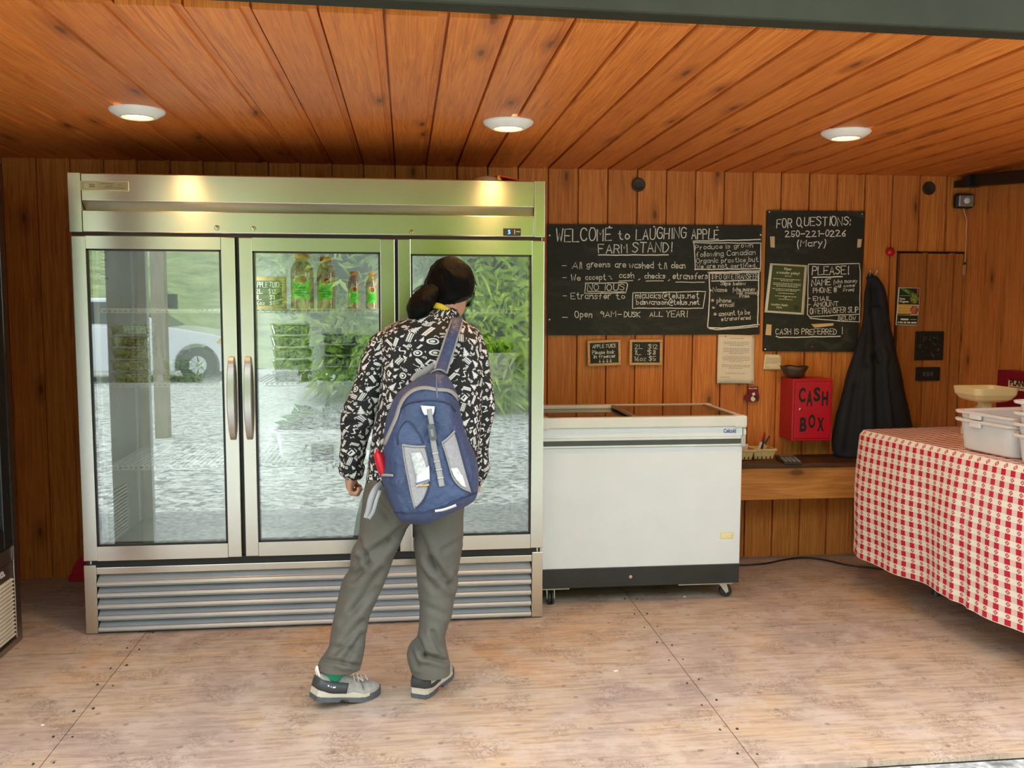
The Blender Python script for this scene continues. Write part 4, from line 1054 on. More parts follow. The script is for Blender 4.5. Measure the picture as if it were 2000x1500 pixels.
t, at = sheet('thank_you_note', 'small cream handwritten note on the wall directly under the tall chalkboard', 'note', [(1494, 692), (1527, 693), (1525, 722), (1490, 721)], .855, simple('note_cream', (.80, .70, .48), .7, var=.03), curl=.004)
mb = MB(); printed(mb, at, [(.10, .10, .22), (.24, .08, .92), (.34, .08, .86), (.44, .08, .90), (.54, .08, .78), (.64, .08, .2), (.82, .08, .34)], .035); mb.build('handwriting', inkg, t)
p = at(.9, .06); MB().ell((p[0], p[1] - .002, p[2]), (.004, .003, .003), 8, 5).build('push_pin', simple('red_pin', (.35, .02, .03), .4), t)

t, at = sheet('policy_poster', 'green and cream poster about the e-transfer policy stuck on the tall chalkboard', 'poster', [(1504, 514), (1577, 518), (1570, 615), (1493, 610)], YB - .0095, simple('poster_cream', (.80, .78, .62), .6, var=.02))
mb = MB(); rect(mb, at, .07, .925, .035, .96); gp_ = mb.build('green_field', simple('poster_green', (.055, .075, .022), .6, var=.06), t)
pc = simple('poster_print', (.78, .76, .60), .6)
def tx(s_, u, v_, size, al='CENTER', off=.0002, sx=1.0):
    k = 1 / .222; return type_mesh(s_, size, lambda x, y, d: at(u + x * k * sx, v_ - y / .26, .0022), off=off, align=al)
mb = MB()
for s_, u, v_, sz, al in (('New', .48, .125, .022, 'CENTER'), ('e transfer policy!', .5, .20, .020, 'CENTER'), ('Laughing Apple', .14, .845, .0155, 'LEFT'), ('Farm', .28, .90, .0155, 'LEFT')): mb.add(*tx(s_, u, v_, sz, al))
printed(mb, at, [(.235, .42, .60), (.30, .13, .84), (.33, .32, .64), (.385, .13, .86), (.415, .14, .86), (.445, .22, .78), (.50, .13, .86), (.53, .22, .76), (.585, .30, .70), (.645, .22, .78), (.675, .46, .52), (.705, .32, .68)], .012, .0022)
mb.build('poster_lettering', pc, gp_)
mb = MB(); mb.add([at(.79 + .07 * math.cos(q), .87 + .055 * math.sin(q), .0021) for q in np.linspace(0, -2 * PI, 16)[:-1]], [tuple(range(15))]); mb.build('stamp', simple('stamp_dark', (.02, .035, .01), .6), gp_)

t, at = sheet('farm_program_poster', 'small glossy farm program poster on the wall right of the hanging jacket', 'poster', [(1755, 561), (1798, 562), (1793, 636), (1749, 635)], .848, simple('poster_white_edge', (.75, .72, .62), .4, var=.02))
mb = MB(); rect(mb, at, .04, .96, .02, .45, .0016); rect(mb, at, .04, .96, .73, .975, .0016); mb.build('dark_field', simple('poster_dark', (.012, .02, .012), .5), t)
mb = MB(); mb.add([at(u, v_, .0021) for u, v_ in ((.04, .02), (.25, .02), (.85, .17), (.78, .24), (.5, .19))][::-1], [(0, 1, 2, 3, 4)]); mb.build('leaf_picture', simple('leaf_pic', (.10, .26, .05), .5, var=.6, vs=40), t)
mb = MB(); mb.add([at(u, v_, .0022) for u, v_ in ((.82, .03), (.94, .03), (.94, .20), (.86, .18))][::-1], [(0, 1, 2, 3)]); mb.build('radish_picture', simple('radish_pic', (.45, .06, .05), .5, var=.5, vs=60), t)
mb = MB()
for k in range(4): rect(mb, at, .04, .64, .445 + .072 * k, .508 + .072 * k, .0018)
mb.build('yellow_band', simple('band_yellow', (.74, .40, .06), .5), t)
mb = MB(); rect(mb, at, .04, .70, .70, .735, .0018); mb.build('pale_band', simple('band_pale', (.80, .66, .32), .5), t)
def hexa(cu, cv, r): return [at(cu + r * math.cos(PI / 3 * k), cv + r * .62 * math.sin(PI / 3 * k), .0024) for k in range(6)][::-1]
for cu, cv, mt_ in ((.74, .30, simple('field_pic', (.22, .24, .05), .5, var=.7, vs=70)), (.78, .59, simple('tomato_pic', (.40, .12, .06), .5, var=.7, vs=70))):
    mb = MB(); mb.add(hexa(cu, cv, .21), [tuple(range(6))]); mb.build('hexagon_picture', mt_, t)
wht = simple('poster_letter_white', (.85, .84, .80), .5); k = 1 / .128
mb = MB()
for s_, v_ in (('Farm', .325), ('Program', .395)): mb.add(*type_mesh(s_, .0155, lambda x, y, d: at(.08 + x * k, v_ - y / .214, .0023), off=.0006))
rect(mb, at, .2, .55, .82, .865, .0022)
for a, b_ in ((.08, .13), (.16, .30), (.34, .46), (.5, .64), (.68, .92)): rect(mb, at, a, b_, .905, .945, .0022)
rect(mb, at, .08, .55, .215, .222, .0022); rect(mb, at, .62, .9, .838, .847, .0022)
mb.build('poster_lettering', wht, t)

# ================================================================== CASH BOX, BOWL, BENCH AND THINGS ON IT
redp = simple('red_enamel', (.46, .006, .022), .35, var=.08); blk_l = simple('black_letter', (.006, .006, .006), .5)
yf = .70
a0, a1 = onY(1549, 744, yf)[0], onY(1627, 744, yf)[0]; z0, z1 = onY(1585, 861, yf)[2], onY(1585, 740, yf)[2]
cb = thing('cash_box', 'red metal cash box with black lettering mounted on the pine wall', 'cash box', ((a0 + a1) / 2, .785, z0))
MB().box(a0, a1, yf, YW - .001, z0, z1).build('body', redp, cb, bevel=.003)
dr = MB().box(a0 + .012, a1 - .012, yf - .004, yf + .001, z0 + .014, z1 - .014).build('door', redp, cb, bevel=.0015)
mb = MB()
for q in ((a0 + .010, a0 + .0122, z0 + .012, z1 - .012), (a1 - .0122, a1 - .010, z0 + .012, z1 - .012), (a0 + .01, a1 - .01, z0 + .012, z0 + .0142), (a0 + .01, a1 - .01, z1 - .0142, z1 - .012)): mb.box(q[0], q[1], yf - .0006, yf + .001, q[2], q[3])
mb.build('door_gap', simple('dark_red', (.08, .002, .006), .5), cb)
def letter(ch, pxl, pyb, pxr, pyt, tilt=0):
    x0, zb_ = onY(pxl, pyb, yf)[[0, 2]]; x1, zt = onY(pxr, pyt, yf)[[0, 2]]
    v, f = type_mesh(ch, 1.0, lambda x, y, d: (x, y, d), off=.035)
    V = np.array(v); lo, hi = V.min(0), V.max(0)
    U = (V - lo) / (hi - lo + 1e-9)
    P = [(x0 + (x1 - x0) * u[0] + tilt * (u[1] - .5), yf - .0052, zb_ + (zt - zb_) * u[1]) for u in U]
    MB().add(P, f).build('letter', blk_l, dr)
for a in (('C', 1559, 786, 1573, 757), ('A', 1574, 793, 1587, 763), ('S', 1588, 784, 1602, 756), ('H', 1604, 792, 1617, 764), ('B', 1561, 843, 1575, 815), ('O', 1578, 836, 1592, 809), ('X', 1595, 842, 1609, 815)): letter(*a)
q = onY(1562, 799, yf); mb = MB(); mb.lathe([(.0085, .0), (.0085, -.005), (.006, -.007), (.003, -.0075)], (q[0], yf - .003, q[2]), 18, axis='y'); lk = mb.build('lock', CHR, dr)
MB().box(q[0] - .001, q[0] + .001, yf - .0115, yf - .0105, q[2] - .004, q[2] + .004).build('keyhole', BLK, lk)
q = onY(1553, 740, .76); bz = z1
bw = thing('shell_bowl', 'dark wavy edged bowl sitting on top of the red cash box', 'bowl', (q[0] - .0, .775, bz))
n = 40; R = []
for r, z, wv in ((.03, .002, 0), (.044, .006, 0), (.056, .025, .05), (.068, .047, .10), (.076, .064, .16), (.074, .0645, .16), (.064, .045, .1), (.04, .012, 0)):
    R.append([(q[0] + r * (1 + wv * .25 * math.sin(7 * k * 2 * PI / n)) * math.cos(2 * PI * k / n), .775 + r * .9 * (1 + wv * .25 * math.sin(7 * k * 2 * PI / n)) * math.sin(2 * PI * k / n), bz + z + wv * .02 * math.sin(5 * k * 2 * PI / n)) for k in range(n)])
mb = MB(); mb.rings(R, cap0=True, cap1=True); mb.build('bowl', simple('dark_shell', (.06, .04, .025), .45, var=.4, vs=30), bw, smooth=True)

bench_top = wood('stained_board', 'z', 'x', .5, base=((.05, .022, .012), (.085, .036, .018), (.14, .06, .03)), off=.3, knots=.3, rough=.5)
apron_w = wood('oiled_apron', 'z', 'x', .30, base=((.38, .14, .03), (.58, .24, .06), (.68, .32, .10)), off=.31, knots=.5, rough=.5, kz=.7)
bn = thing('wall_bench', 'long wooden bench shelf with dark top and pale front board along the back wall', 'bench', (3.66, .72, .385))
MB().box(2.82, XR - .002, .585, YW - .001, .556, .580).build('bench_top', bench_top, bn, bevel=.003)
MB().box(2.82, XR - .002, .598, .634, .385, .556).build('front_board', apron_w, bn, bevel=.003)
zt = .580
def local(mb, name, mt_, par, **kw):
    o = mb.build(name, mt_, None, at_base=False, **kw); o.parent = par; o.location = (0, 0, 0); return o
def berry(label, x, y, rz):
    t = thing('berry_basket', label, 'basket', (x, y, zt), rz, group='berry baskets on the bench')
    bp = simple('pulp_board', (.66, .50, .26), .8, var=.1, vs=40)
    a, b_, c_, d_ = .052, .046, .064, .058; h = .058
    r0 = [(-a, -b_, .002), (a, -b_, .002), (a, b_, .002), (-a, b_, .002)]; r1 = [(-c_, -d_, h), (c_, -d_, h), (c_, d_, h), (-c_, d_, h)]
    r2 = [(-c_ - .004, -d_ - .004, h), (c_ + .004, -d_ - .004, h), (c_ + .004, d_ + .004, h), (-c_ - .004, d_ + .004, h)]; r3 = [(p[0], p[1], h - .009) for p in r2]
    i1 = [(p[0] * .95, p[1] * .95, h) for p in r1]; i0 = [(p[0] * .95, p[1] * .95, .004) for p in r0]
    mb = MB(); mb.rings(np.array([r0, r1, r3, r2, i1, i0]), cap0=True, cap1=True)
    local(mb, 'basket_body', bp, t)
    mb = MB()
    for k in range(4):
        u = -.036 + .024 * k
        mb.box(u - .0025, u + .0025, -.0505, -.045, .004, .018)
        mb.box(-.054, -.05, u * .9 - .0025, u * .9 + .0025, .004, .018)
    local(mb, 'vent_slots', simple('slot_dark', (.04, .025, .015), .8), t)
    return t
qa = onY(1487, 892, .76); qb = onY(1458, 894, .74)
berry('tan berry basket of pens standing on the bench beside the calculator', qa[0], .775, .03)
berry('tan berry basket of paper slips on the bench against the freezer', qb[0] - .035, .76, .0)
pens = [('red capped white pen', (.45, .02, .03), (.75, .75, .75)), ('white pen', (.75, .75, .75), (.75, .75, .75)), ('black pen', (.02, .02, .02), (.02, .02, .02)), ('black tipped silver pen', (.02, .02, .02), (.45, .45, .46)), ('slim black pen', (.025, .02, .02), (.02, .02, .02)), ('grey pen', (.2, .2, .2), (.4, .4, .4))]
leanp = [(.038, -.008, .135), (.055, .008, .115), (.024, .016, .125), (.066, -.002, .112), (.034, .02, .105), (.05, .02, .10)]
for (nm, c1, c2), (dx, dy, dz) in zip(pens, leanp):
    bx = qa[0] - .03 + random.uniform(-.01, .03); by = .76 + random.uniform(-.01, .03)
    t = thing('pen', '%s leaning in the berry basket on the bench' % nm, 'pen', (bx, by, zt + .008), group='pens in the basket')
    A = np.array([bx, by, zt + .008]); B = A + np.array([dx, dy, dz])
    MB().cyl(A, A + (B - A) * .62, .0042, n=10).build('barrel', simple('pen_' + nm.replace(' ', '_'), c2, .35), t, smooth=False)
    MB().tube([A + (B - A) * .62, B, B + (B - A) * .02], [.0056, .0052, .002], 10).build('pen_cap', simple('cap_' + nm.replace(' ', '_'), c1, .3), t)
t = thing('paper_slip', 'pinkish paper slips poking out of the berry basket beside the freezer', 'paper', (qb[0] - .03, .75, zt + .02))
MB().obox((qb[0] - .02, .755, zt + .05), (.03, .004, -.006), (0, .0012, 0), (.006, 0, .035)).build('slips', simple('pink_slip', (.75, .62, .66), .7), t)
q = onZ(1540, 897, zt + .012)
t = thing('calculator', 'black desktop calculator lying on the dark bench top under the cash box', 'calculator', (q[0], q[1] - .01, zt), -.12)
def local(mb, name, mt_, par, **kw):
    o = mb.build(name, mt_, None, at_base=False, **kw); o.parent = par; o.location = (0, 0, 0); return o
bk = simple('calculator_black', (.015, .015, .016), .4, var=.2)
local(MB().add([(-.05, -.075, 0), (.05, -.075, 0), (.05, .075, 0), (-.05, .075, 0), (-.05, -.075, .010), (.05, -.075, .010), (.05, .075, .024), (-.05, .075, .024)], [(3, 2, 1, 0), (4, 5, 6, 7), (0, 1, 5, 4), (1, 2, 6, 5), (2, 3, 7, 6), (3, 0, 4, 7)]), 'case', bk, t, bevel=.003)
mb = MB()
for i in range(5):
    for j in range(4):
        y = -.062 + .019 * i; z = .010 + (y + .075) / .15 * .014; mb.box(-.042 + .0225 * j, -.042 + .0225 * j + .0165, y, y + .0125, z, z + .004)
local(mb, 'key', simple('key_grey', (.22, .22, .23), .5), t, bevel=.001)
local(MB().add([(-.04, .04, .0225), (.04, .04, .0225), (.04, .068, .0255), (-.04, .068, .0255)], [(0, 1, 2, 3)]), 'screen', simple('lcd', (.20, .22, .20), .2), t)

# stocking ornament
t = thing('stocking_ornament', 'dark red stocking shaped welcome ornament with a snowman hanging below the white notice', 'ornament', (3.276, .85, .886))
OUT = [(1461, 756), (1481, 755), (1481, 766), (1483, 775), (1481, 783), (1470, 785), (1458, 784), (1453, 779), (1455, 772), (1461, 770)]
MB().prism([wp(a, b_, .85) for a, b_ in OUT][::-1], lambda a, b_, d: (a, d, b_), .846, .855).build('stocking', simple('maroon_felt', (.16, .008, .02), .7), t, bevel=.0015)
q = wp(1461.5, 760, .845); v, f = type_mesh('WELCOME', .0105, lambda x, y, d: (q[0] + x * 1.0, .8452, q[1] + y), off=.0002); MB().add(v, f).build('lettering', simple('pale_letter', (.75, .66, .60), .6), t)
for (a, b_), r in (((1472, 770), .0095), ((1471, 779), .014)):
    q = wp(a, b_, .846); MB().ell((q[0], .846, q[1]), (r, .003, r)).build('snowman_ball', simple('snow_white', (.78, .72, .64), .7), t, smooth=True)
q = wp(1476, 776, .843); MB().obox((q[0], .8425, q[1]), (.010, 0, -.008), (0, .001, 0), (.003, 0, .004)).build('scarf', simple('dark_cloth', (.03, .02, .02), .8), t)
q = [wp(1468, 756, .85), wp(1470, 750, .85)]; MB().tube([(q[0][0] - .004, .85, q[0][1]), (q[1][0], .85, q[1][1]), (q[0][0] + .006, .85, q[0][1])], .0012, 6).build('hanger', CHR, t)

# ================================================================== HOOK, JACKET
hk = thing('coat_hook', 'bent metal coat hook above the hanging dark jacket', 'hook', (onY(1698, 535, .85)[0], .85, 1.55))
brs = simple('worn_brass', (.45, .40, .30), .35, metal=.8)
q = onY(1700, 540, .84)
MB().box(q[0] - .010, q[0] + .010, .862, .868, q[2] - .05, q[2] + .02).build('plate', brs, hk, bevel=.002)
for s in (-1, 1): MB().tube([(q[0], .862, q[2] - .01), (q[0] + s * .008, .835, q[2] - .005), (q[0] + s * .016, .815, q[2] + .012), (q[0] + s * .021, .805, q[2] + .034), (q[0] + s * .022, .803, q[2] + .04)], [.005, .005, .005, .0055, .003], 8).build('prong', brs, hk, smooth=True)
def smooth_rows(rows, m_):
    A = np.array(rows, float); n = len(A); s_ = np.arange(n); tt = np.linspace(0, n - 1, m_); out = []
    for t_ in tt:
        i = min(int(t_), n - 2); f = t_ - i
        p0, p1, p2, p3 = A[max(i - 1, 0)], A[i], A[i + 1], A[min(i + 2, n - 1)]
        out.append(.5 * (2 * p1 + (p2 - p0) * f + (2 * p0 - 5 * p1 + 4 * p2 - p3) * f * f + (3 * p1 - p0 - 3 * p2 + p3) * f ** 3))
    return np.array(out)
def rowloft(rows, nring=60, nseg=64, p=2.3):
    """rows of (py, left px, right px, depth Y, half thickness[, slant px])"""
    S_ = smooth_rows([list(r) + [0] * (6 - len(r)) for r in rows], nring); R = np.zeros((nring, nseg, 3))
    for i, (py, xl, xr, Y, b_, sl) in enumerate(S_):
        a_ = onY(xl, py - sl / 2, Y); c_ = onY(xr, py + sl / 2, Y); ce = (a_ + c_) / 2; ax = (c_ - a_) / 2
        for k in range(nseg):
            q = 2 * PI * k / nseg; cx, sx = math.cos(q), math.sin(q)
            u = math.copysign(abs(cx) ** (2 / p), cx); v_ = math.copysign(abs(sx) ** (2 / p), sx)
            R[i, k] = ce + ax * u + np.array([0, b_ * v_, 0])
    return R
def normals(R):
    du = np.roll(R, -1, 1) - np.roll(R, 1, 1); dv = np.gradient(R, axis=0)
    n = np.cross(du, dv); n /= (np.linalg.norm(n, axis=2, keepdims=True) + 1e-9)
    c = R.mean(1, keepdims=True); s = np.sign((n * (R - c)).sum(2).mean()); return n * s
_K = np.random.default_rng(77)
def waves(P, fr, n=14, aniso=(1, 1, 1), seed=0):
    r = np.random.default_rng(seed); o = np.zeros(P.shape[:-1])
    Q = P + .03 * np.sin(P[..., [1, 2, 0]] * 23 + seed)
    for _ in range(n):
        k = r.normal(size=3) * np.array(aniso); k *= fr * r.uniform(.6, 1.5) / np.linalg.norm(k); o += np.sin(Q @ k + r.uniform(0, 6.28)) / r.uniform(1, 2)
    return o / math.sqrt(n)
def folds(R, L, front=True):
    """creases as (x1,y1,x2,y2,width px,depth m) pressed into the side that faces the camera"""
    N_ = normals(R); px = proj(R); D = np.zeros(R.shape[:2])
    for x1, y1, x2, y2, w, dp in L:
        a = np.array([x1, y1]); d = np.array([x2 - x1, y2 - y1], float); l2 = d @ d
        tt = np.clip(((px - a) @ d) / l2, 0, 1); dist = np.linalg.norm(px - (a + tt[..., None] * d), axis=-1)
        D += -dp * np.exp(-(dist / w) ** 2) + .6 * dp * np.exp(-((dist - 2 * w) / (1.2 * w)) ** 2)
    face = np.clip(-N_[..., 1] + .15, 0, 1); return R + N_ * (D * face)[..., None]
navy = simple('navy_shell_cloth', (.008, .009, .015), .85, var=.25, vs=4, bump=.25, bs=25, bd=.01)
jk = thing('hanging_jacket', 'dark navy jacket hanging from the coat hook over the end of the bench', 'jacket', (3.97, .76, .60))
R = rowloft([(536, 1694, 1706, .845, .012), (548, 1692, 1715, .835, .022), (570, 1690, 1722, .825, .03), (610, 1688, 1731, .815, .04), (650, 1680, 1737, .80, .05), (690, 1667, 1748, .785, .06), (730, 1654, 1758, .775, .07), (770, 1644, 1766, .77, .075), (820, 1634, 1778, .765, .08), (860, 1628, 1790, .765, .08), (886, 1630, 1794, .765, .075), (893, 1640, 1788, .765, .06)], 80, 80, 2.0)
R += normals(R) * (waves(R, 26, 16, (1, 1, .35), 3) * .008)[..., None]
R = folds(R, [(1705, 560, 1712, 700, 8, .03), (1712, 700, 1720, 890, 9, .03), (1698, 600, 1672, 760, 6, .014), (1672, 760, 1655, 880, 8, .016), (1722, 640, 1752, 830, 7, .012), (1690, 720, 1690, 880, 6, .014), (1738, 780, 1770, 800, 4, .008)])
R[..., 1] = np.minimum(R[..., 1], .862)
mb = MB(); mb.rings(R, cap0=True, cap1=True); mb.build('jacket_body', navy, jk, smooth=True)
R = rowloft([(600, 1702, 1722, .772, .02), (650, 1706, 1735, .755, .03), (720, 1714, 1752, .735, .038), (790, 1722, 1764, .725, .042), (850, 1730, 1776, .72, .042), (884, 1736, 1780, .72, .036)], 50, 40)
R += normals(R) * (waves(R, 40, 14, (.5, .5, 1), 5) * .005)[..., None]
mb = MB(); mb.rings(R, cap0=True, cap1=True); mb.build('sleeve', navy, jk, smooth=True)
MB().tube([onY(1692, 545, .83), onY(1698, 532, .812), onY(1706, 545, .83)], .003, 6).build('hanging_loop', navy, jk)

# ================================================================== SMALL THINGS ON THE RIGHT OF THE BACK WALL
t = thing('red_knob', 'round red plastic bumper on the pine wall right of the tall chalkboard', 'bumper', (*onY(1740, 492, .862)[:2], 1.70))  # round red knob fixed to the wall
q = onY(1740, 492, .85); MB().lathe([(.012, .014), (.024, .010), (.025, .0), (.019, -.012), (.008, -.016)], (q[0], .853, q[2]), 24, axis='y').build('cap', simple('shiny_red', (.55, .01, .03), .12), t, smooth=True)
hx0, hx1, hz = onY(1756, 495, .86)[0], onY(1882, 495, .86)[0], onY(1820, 494, .86)[2]
dhat = wood('hatch_pine', 'x', 'z', PW, off=PH + .05, base=((.26, .075, .016), (.44, .15, .036), (.56, .21, .06)))
P = plank_profile(hx0, hx1, PH + .05); n = len(P); mb = MB()
mb.add([(a, .853 + d * .6, l) for l in (0.02, hz) for a, d in P], [(i, i + 1, n + i + 1, n + i) for i in range(n - 1)])
mb.box(hx0, hx1, .864, .8665, .02, hz).box(hx0, hx1, .853, .866, hz - .004, hz).box(hx0, hx0 + .003, .853, .866, .02, hz).box(hx1 - .003, hx1, .853, .866, .02, hz)
o = mb.build('door_1', dhat, at_base=False); o['kind'] = 'structure'
o = MB().box(hx0 - .008, hx1 + .008, .861, .8665, hz + .001, hz + .009).box(hx0 - .009, hx0 - .001, .861, .8665, .02, hz + .009).build('gap_shade', simple('joint_shadow_wood', (.05, .018, .008), .8), at_base=False); o['kind'] = 'structure'  # dark strips painted as the shaded gap around the hatch
o = MB().box(hx1 + .001, hx1 + .0055, .858, .866, .02, hz - .05).build('gap_light', simple('gap_light_tone', (.72, .50, .28), .6), at_base=False); o['kind'] = 'structure'  # pale strip painted as light showing through the hatch gap
for (a, b_), w in (((1247, 361), 'above the wide chalkboard'), ((1814, 368), 'near the right corner under the ceiling')):
    q = onY(a, b_, .862); t = thing('round_vent', 'dark round vent plug in the pine wall ' + w, 'vent', (q[0], .86, q[2] - .036), group='round vent plugs')
    MB().lathe([(.036, .006), (.037, -.002), (.033, -.006), (.028, -.003), (.004, -.004)], (q[0], .860, q[2]), 28, axis='y').build('vent_ring', simple('brown_plastic', (.035, .02, .012), .5), t, smooth=True)
a, b_ = onY(1788, 647, .85), onY(1840, 703, .85)
t = thing('black_plaque', 'square black plaque with a faint round wreath on the pine hatch', 'plaque', ((a[0] + b_[0]) / 2, .848, b_[2]))
MB().box(a[0], b_[0], .842, .853, b_[2], a[2]).build('plaque', simple('matte_black', (.006, .006, .007), .6), t, bevel=.002)
V, Fc = leaves(90, [(((a[0] + b_[0]) / 2, .8415, (a[2] + b_[2]) / 2), (.062, .002, .062))], .02, .010, 0, 9, .75, 0); V[:, 1] = np.clip(V[:, 1], .839, .8435)
mb = MB(); mb.v = V.tolist(); mb.f = [tuple(x) for x in Fc.tolist()]; mb.uv = [None] * len(mb.f); mb.mi = [0] * len(mb.f); mb.build('wreath', simple('wreath_dark', (.05, .045, .04), .6), t)
a, b_ = onY(1789, 717, .85), onY(1833, 743, .85)
t = thing('thermometer', 'small black digital display under the square plaque on the pine hatch', 'thermometer', ((a[0] + b_[0]) / 2, .848, b_[2]))
MB().box(a[0], b_[0], .838, .853, b_[2], a[2]).build('case', simple('matte_black', (.006, .006, .007), .6), t, bevel=.003)
mb = MB()
for k in range(3): mb.box(a[0] + .036 + .022 * k, a[0] + .052 + .022 * k, .8372, .838, b_[2] + .026, b_[2] + .05)
mb.build('digits', simple('dim_lcd', (.07, .07, .075), .3), t)
# motion light and pull cord in the corner
q = onY(1903, 392, .80)
t = thing('wall_lamp', 'small black and silver battery light in the right corner under the ceiling', 'lamp', (q[0] - .0, .80, q[2] - .04))
q0 = q.copy(); q0[0] = min(q[0], 4.46)
MB().box(q0[0] - .052, q0[0] + .050, .815, .853, q0[2] - .040, q0[2] + .040).build('housing', BLK, t, bevel=.012, seg=3)
MB().box(q0[0] - .044, q0[0] + .044, .800, .817, q0[2] - .032, q0[2] + .032).build('reflector', simple('silver_face', (.35, .36, .38), .3, metal=.5), t, bevel=.012, seg=3)
MB().lathe([(.018, .0), (.018, -.005), (.012, -.008), (.003, -.009)], (q0[0], .800, q0[2]), 24, axis='y').build('lens', simple('pale_lens', (.75, .75, .75), .2), t, smooth=True)
cdm = simple('white_cord', (.62, .45, .32), .7)
c0 = [onY(1902, 430, .84), onY(1901, 470, .84), onY(1899, 515, .84)]
t = thing('pull_cord', 'thin pale pull cord with a loop hanging under the corner light', 'cord', (4.47, .84, c0[-1][2] - .06))
for c_ in c0: c_[0] = min(c_[0], 4.49)
e = c0[-1]
MB().tube([(q0[0], .835, q0[2] - .034)] + c0, .0025, 6).build('cord', cdm, t)
MB().tube([e, e + (-.007, 0, -.02), e + (-.008, 0, -.055), e + (-.003, 0, -.064), e + (.002, 0, -.055), e + (.004, 0, -.02), e], .0022, 6).build('loop', cdm, t)
MB().lathe([(.004, -.006), (.006, 0), (.004, .008)], tuple(e), 10).build('knot', BLK, t)
# black track arm under the ceiling along the right wall
t = thing('door_track', 'black steel track arm under the ceiling in the right corner', 'track', (4.42, .2, 2.02))
tm = simple('black_steel', (.008, .008, .009), .4)
A = onY(1903, 353, .72); B = onX(2010, 344, 4.43)
A[0] = min(A[0], 4.44)
d_ = (B - A); B2 = A + d_ * 2.2
L_ = np.linalg.norm(B2 - A); u_ = (B2 - A) / L_
MB().obox((A + B2) / 2, u_ * L_ / 2, (.026, 0, 0), (0, 0, .032)).build('rail', tm, t, bevel=.004)
MB().box(A[0] - .05, A[0] + .03, A[1] - .03, A[1] + .03, A[2] - .035, A[2] + .025).build('end_bracket', tm, t, bevel=.003)
MB().box(A[0] - .02, A[0] + .02, A[1] - .02, YW - .001, A[2] - .02, A[2] + .015).build('wall_bracket', tm, t)

# cable on the floor
P = [onZ(a, b_, .006) for a, b_ in ((1430, 1104), (1470, 1103), (1500, 1100), (1535, 1092), (1575, 1088), (1620, 1095), (1650, 1103), (1690, 1108), (1730, 1112))]
P = chaikin(np.array(P), 2)
MB().tube(list(P), .005, 6).build('power_cable', BLK, smooth=True)
tag(bpy.data.objects['power_cable'], 'black power cable running across the floor from the freezer to under the table', 'cable')
for (a, b_), s_, w in (((1203, 1311), .008, 'pale wood chip on the plywood in front of the freezer'), ((1337, 1166), .006, 'white crumb on the floor under the freezer'), ((1577, 1091), .007, 'white scrap on the floor beside the black cable'), ((83, 1417), .005, 'white speck on the floor at the lower left')):
    q = onZ(a, b_, 0); o = MB().add([(q[0] - s_ * 1.6, q[1], .0008), (q[0], q[1] - s_ * .6, .0008), (q[0] + s_ * 1.7, q[1] + s_ * .2, .0008), (q[0] + s_ * .3, q[1] + s_, .0008), (q[0], q[1], .005)], [(0, 1, 4), (1, 2, 4), (2, 3, 4), (3, 0, 4), (3, 2, 1, 0)]).build('debris_chip', simple('pale_chip', (.75, .68, .58), .8)); tag(o, w, 'debris')

# ================================================================== TABLE, CLOTH, TUBS, SCALE, RED BOX
TA = np.array([3.628, .301]); TB = np.array([3.746, -.746]); Du = (TB - TA) / np.linalg.norm(TB - TA); Dn = np.array([-Du[1], Du[0]])
TL, TW, TZ = 1.75, .66, .795
def tp(s, w, z): q = TA + Du * s + Dn * w; return (q[0], q[1], z)
tb = thing('table', 'long table under a red checked cloth along the right wall', 'table', tp(TL / 2, TW / 2, 0), 0)
mb = MB(); mb.prism([tp(.01, .012, 0)[:2], tp(TL - .01, .012, 0)[:2], tp(TL - .01, TW - .01, 0)[:2], tp(.01, TW - .01, 0)[:2]], lambda a, b_, d: (a, b_, d), TZ - .03, TZ - .002); mb.build('tabletop', OAK, tb)
for s, w in ((.22, .30), (TL - .12, .10), (.12, TW - .10), (TL - .12, TW - .10)): q = tp(s, w, 0); MB().cyl((q[0], q[1], 0), (q[0], q[1], TZ - .03), .02, n=12).build('leg', simple('table_leg_steel', (.12, .12, .12), .4, metal=.8), tb)
mt, nt, b = newmat('red_gingham'); g = NG(nt); s3 = g.sep(g.uv()); PER = .049
fu, fv = g.math('FRACT', g.math('DIVIDE', s3[0], PER)), g.math('FRACT', g.math('DIVIDE', s3[1], PER))
cu, cv = g.math('LESS_THAN', fu, .5), g.math('LESS_THAN', fv, .5)
both = g.math('MULTIPLY', cu, cv); hor = g.math('MULTIPLY', g.math('SUBTRACT', 1.0, cu), cv); nei = g.math('MULTIPLY', g.math('SUBTRACT', 1.0, cu), g.math('SUBTRACT', 1.0, cv))
lx_, ly_ = g.math('ABSOLUTE', g.math('SUBTRACT', fu, .25)), g.math('ABSOLUTE', g.math('SUBTRACT', fv, .75))
dia = g.math('ADD', lx_, ly_)
vcell = g.math('MULTIPLY', cu, g.math('SUBTRACT', 1.0, cv))
flower = g.math('MULTIPLY', vcell, g.math('MULTIPLY', g.math('LESS_THAN', dia, .21), g.math('ADD', g.math('GREATER_THAN', dia, .12), g.math('LESS_THAN', dia, .04))))
cross = g.math('MULTIPLY', g.math('MULTIPLY', vcell, g.math('LESS_THAN', dia, .21)), g.math('LESS_THAN', g.math('MINIMUM', lx_, ly_), .014))
hat = g.math('LESS_THAN', g.math('ABSOLUTE', g.math('SUBTRACT', g.math('FRACT', g.math('MULTIPLY', g.math('ADD', fu, fv), 8.0)), .5)), .30)
hor = g.math('MULTIPLY', hor, g.math('ADD', .2, g.math('MULTIPLY', hat, .2)))
hor = g.math('ADD', hor, g.math('MULTIPLY', vcell, .10))
red = g.math('ADD', g.math('ADD', both, hor), g.math('MAXIMUM', flower, cross), clamp=True)
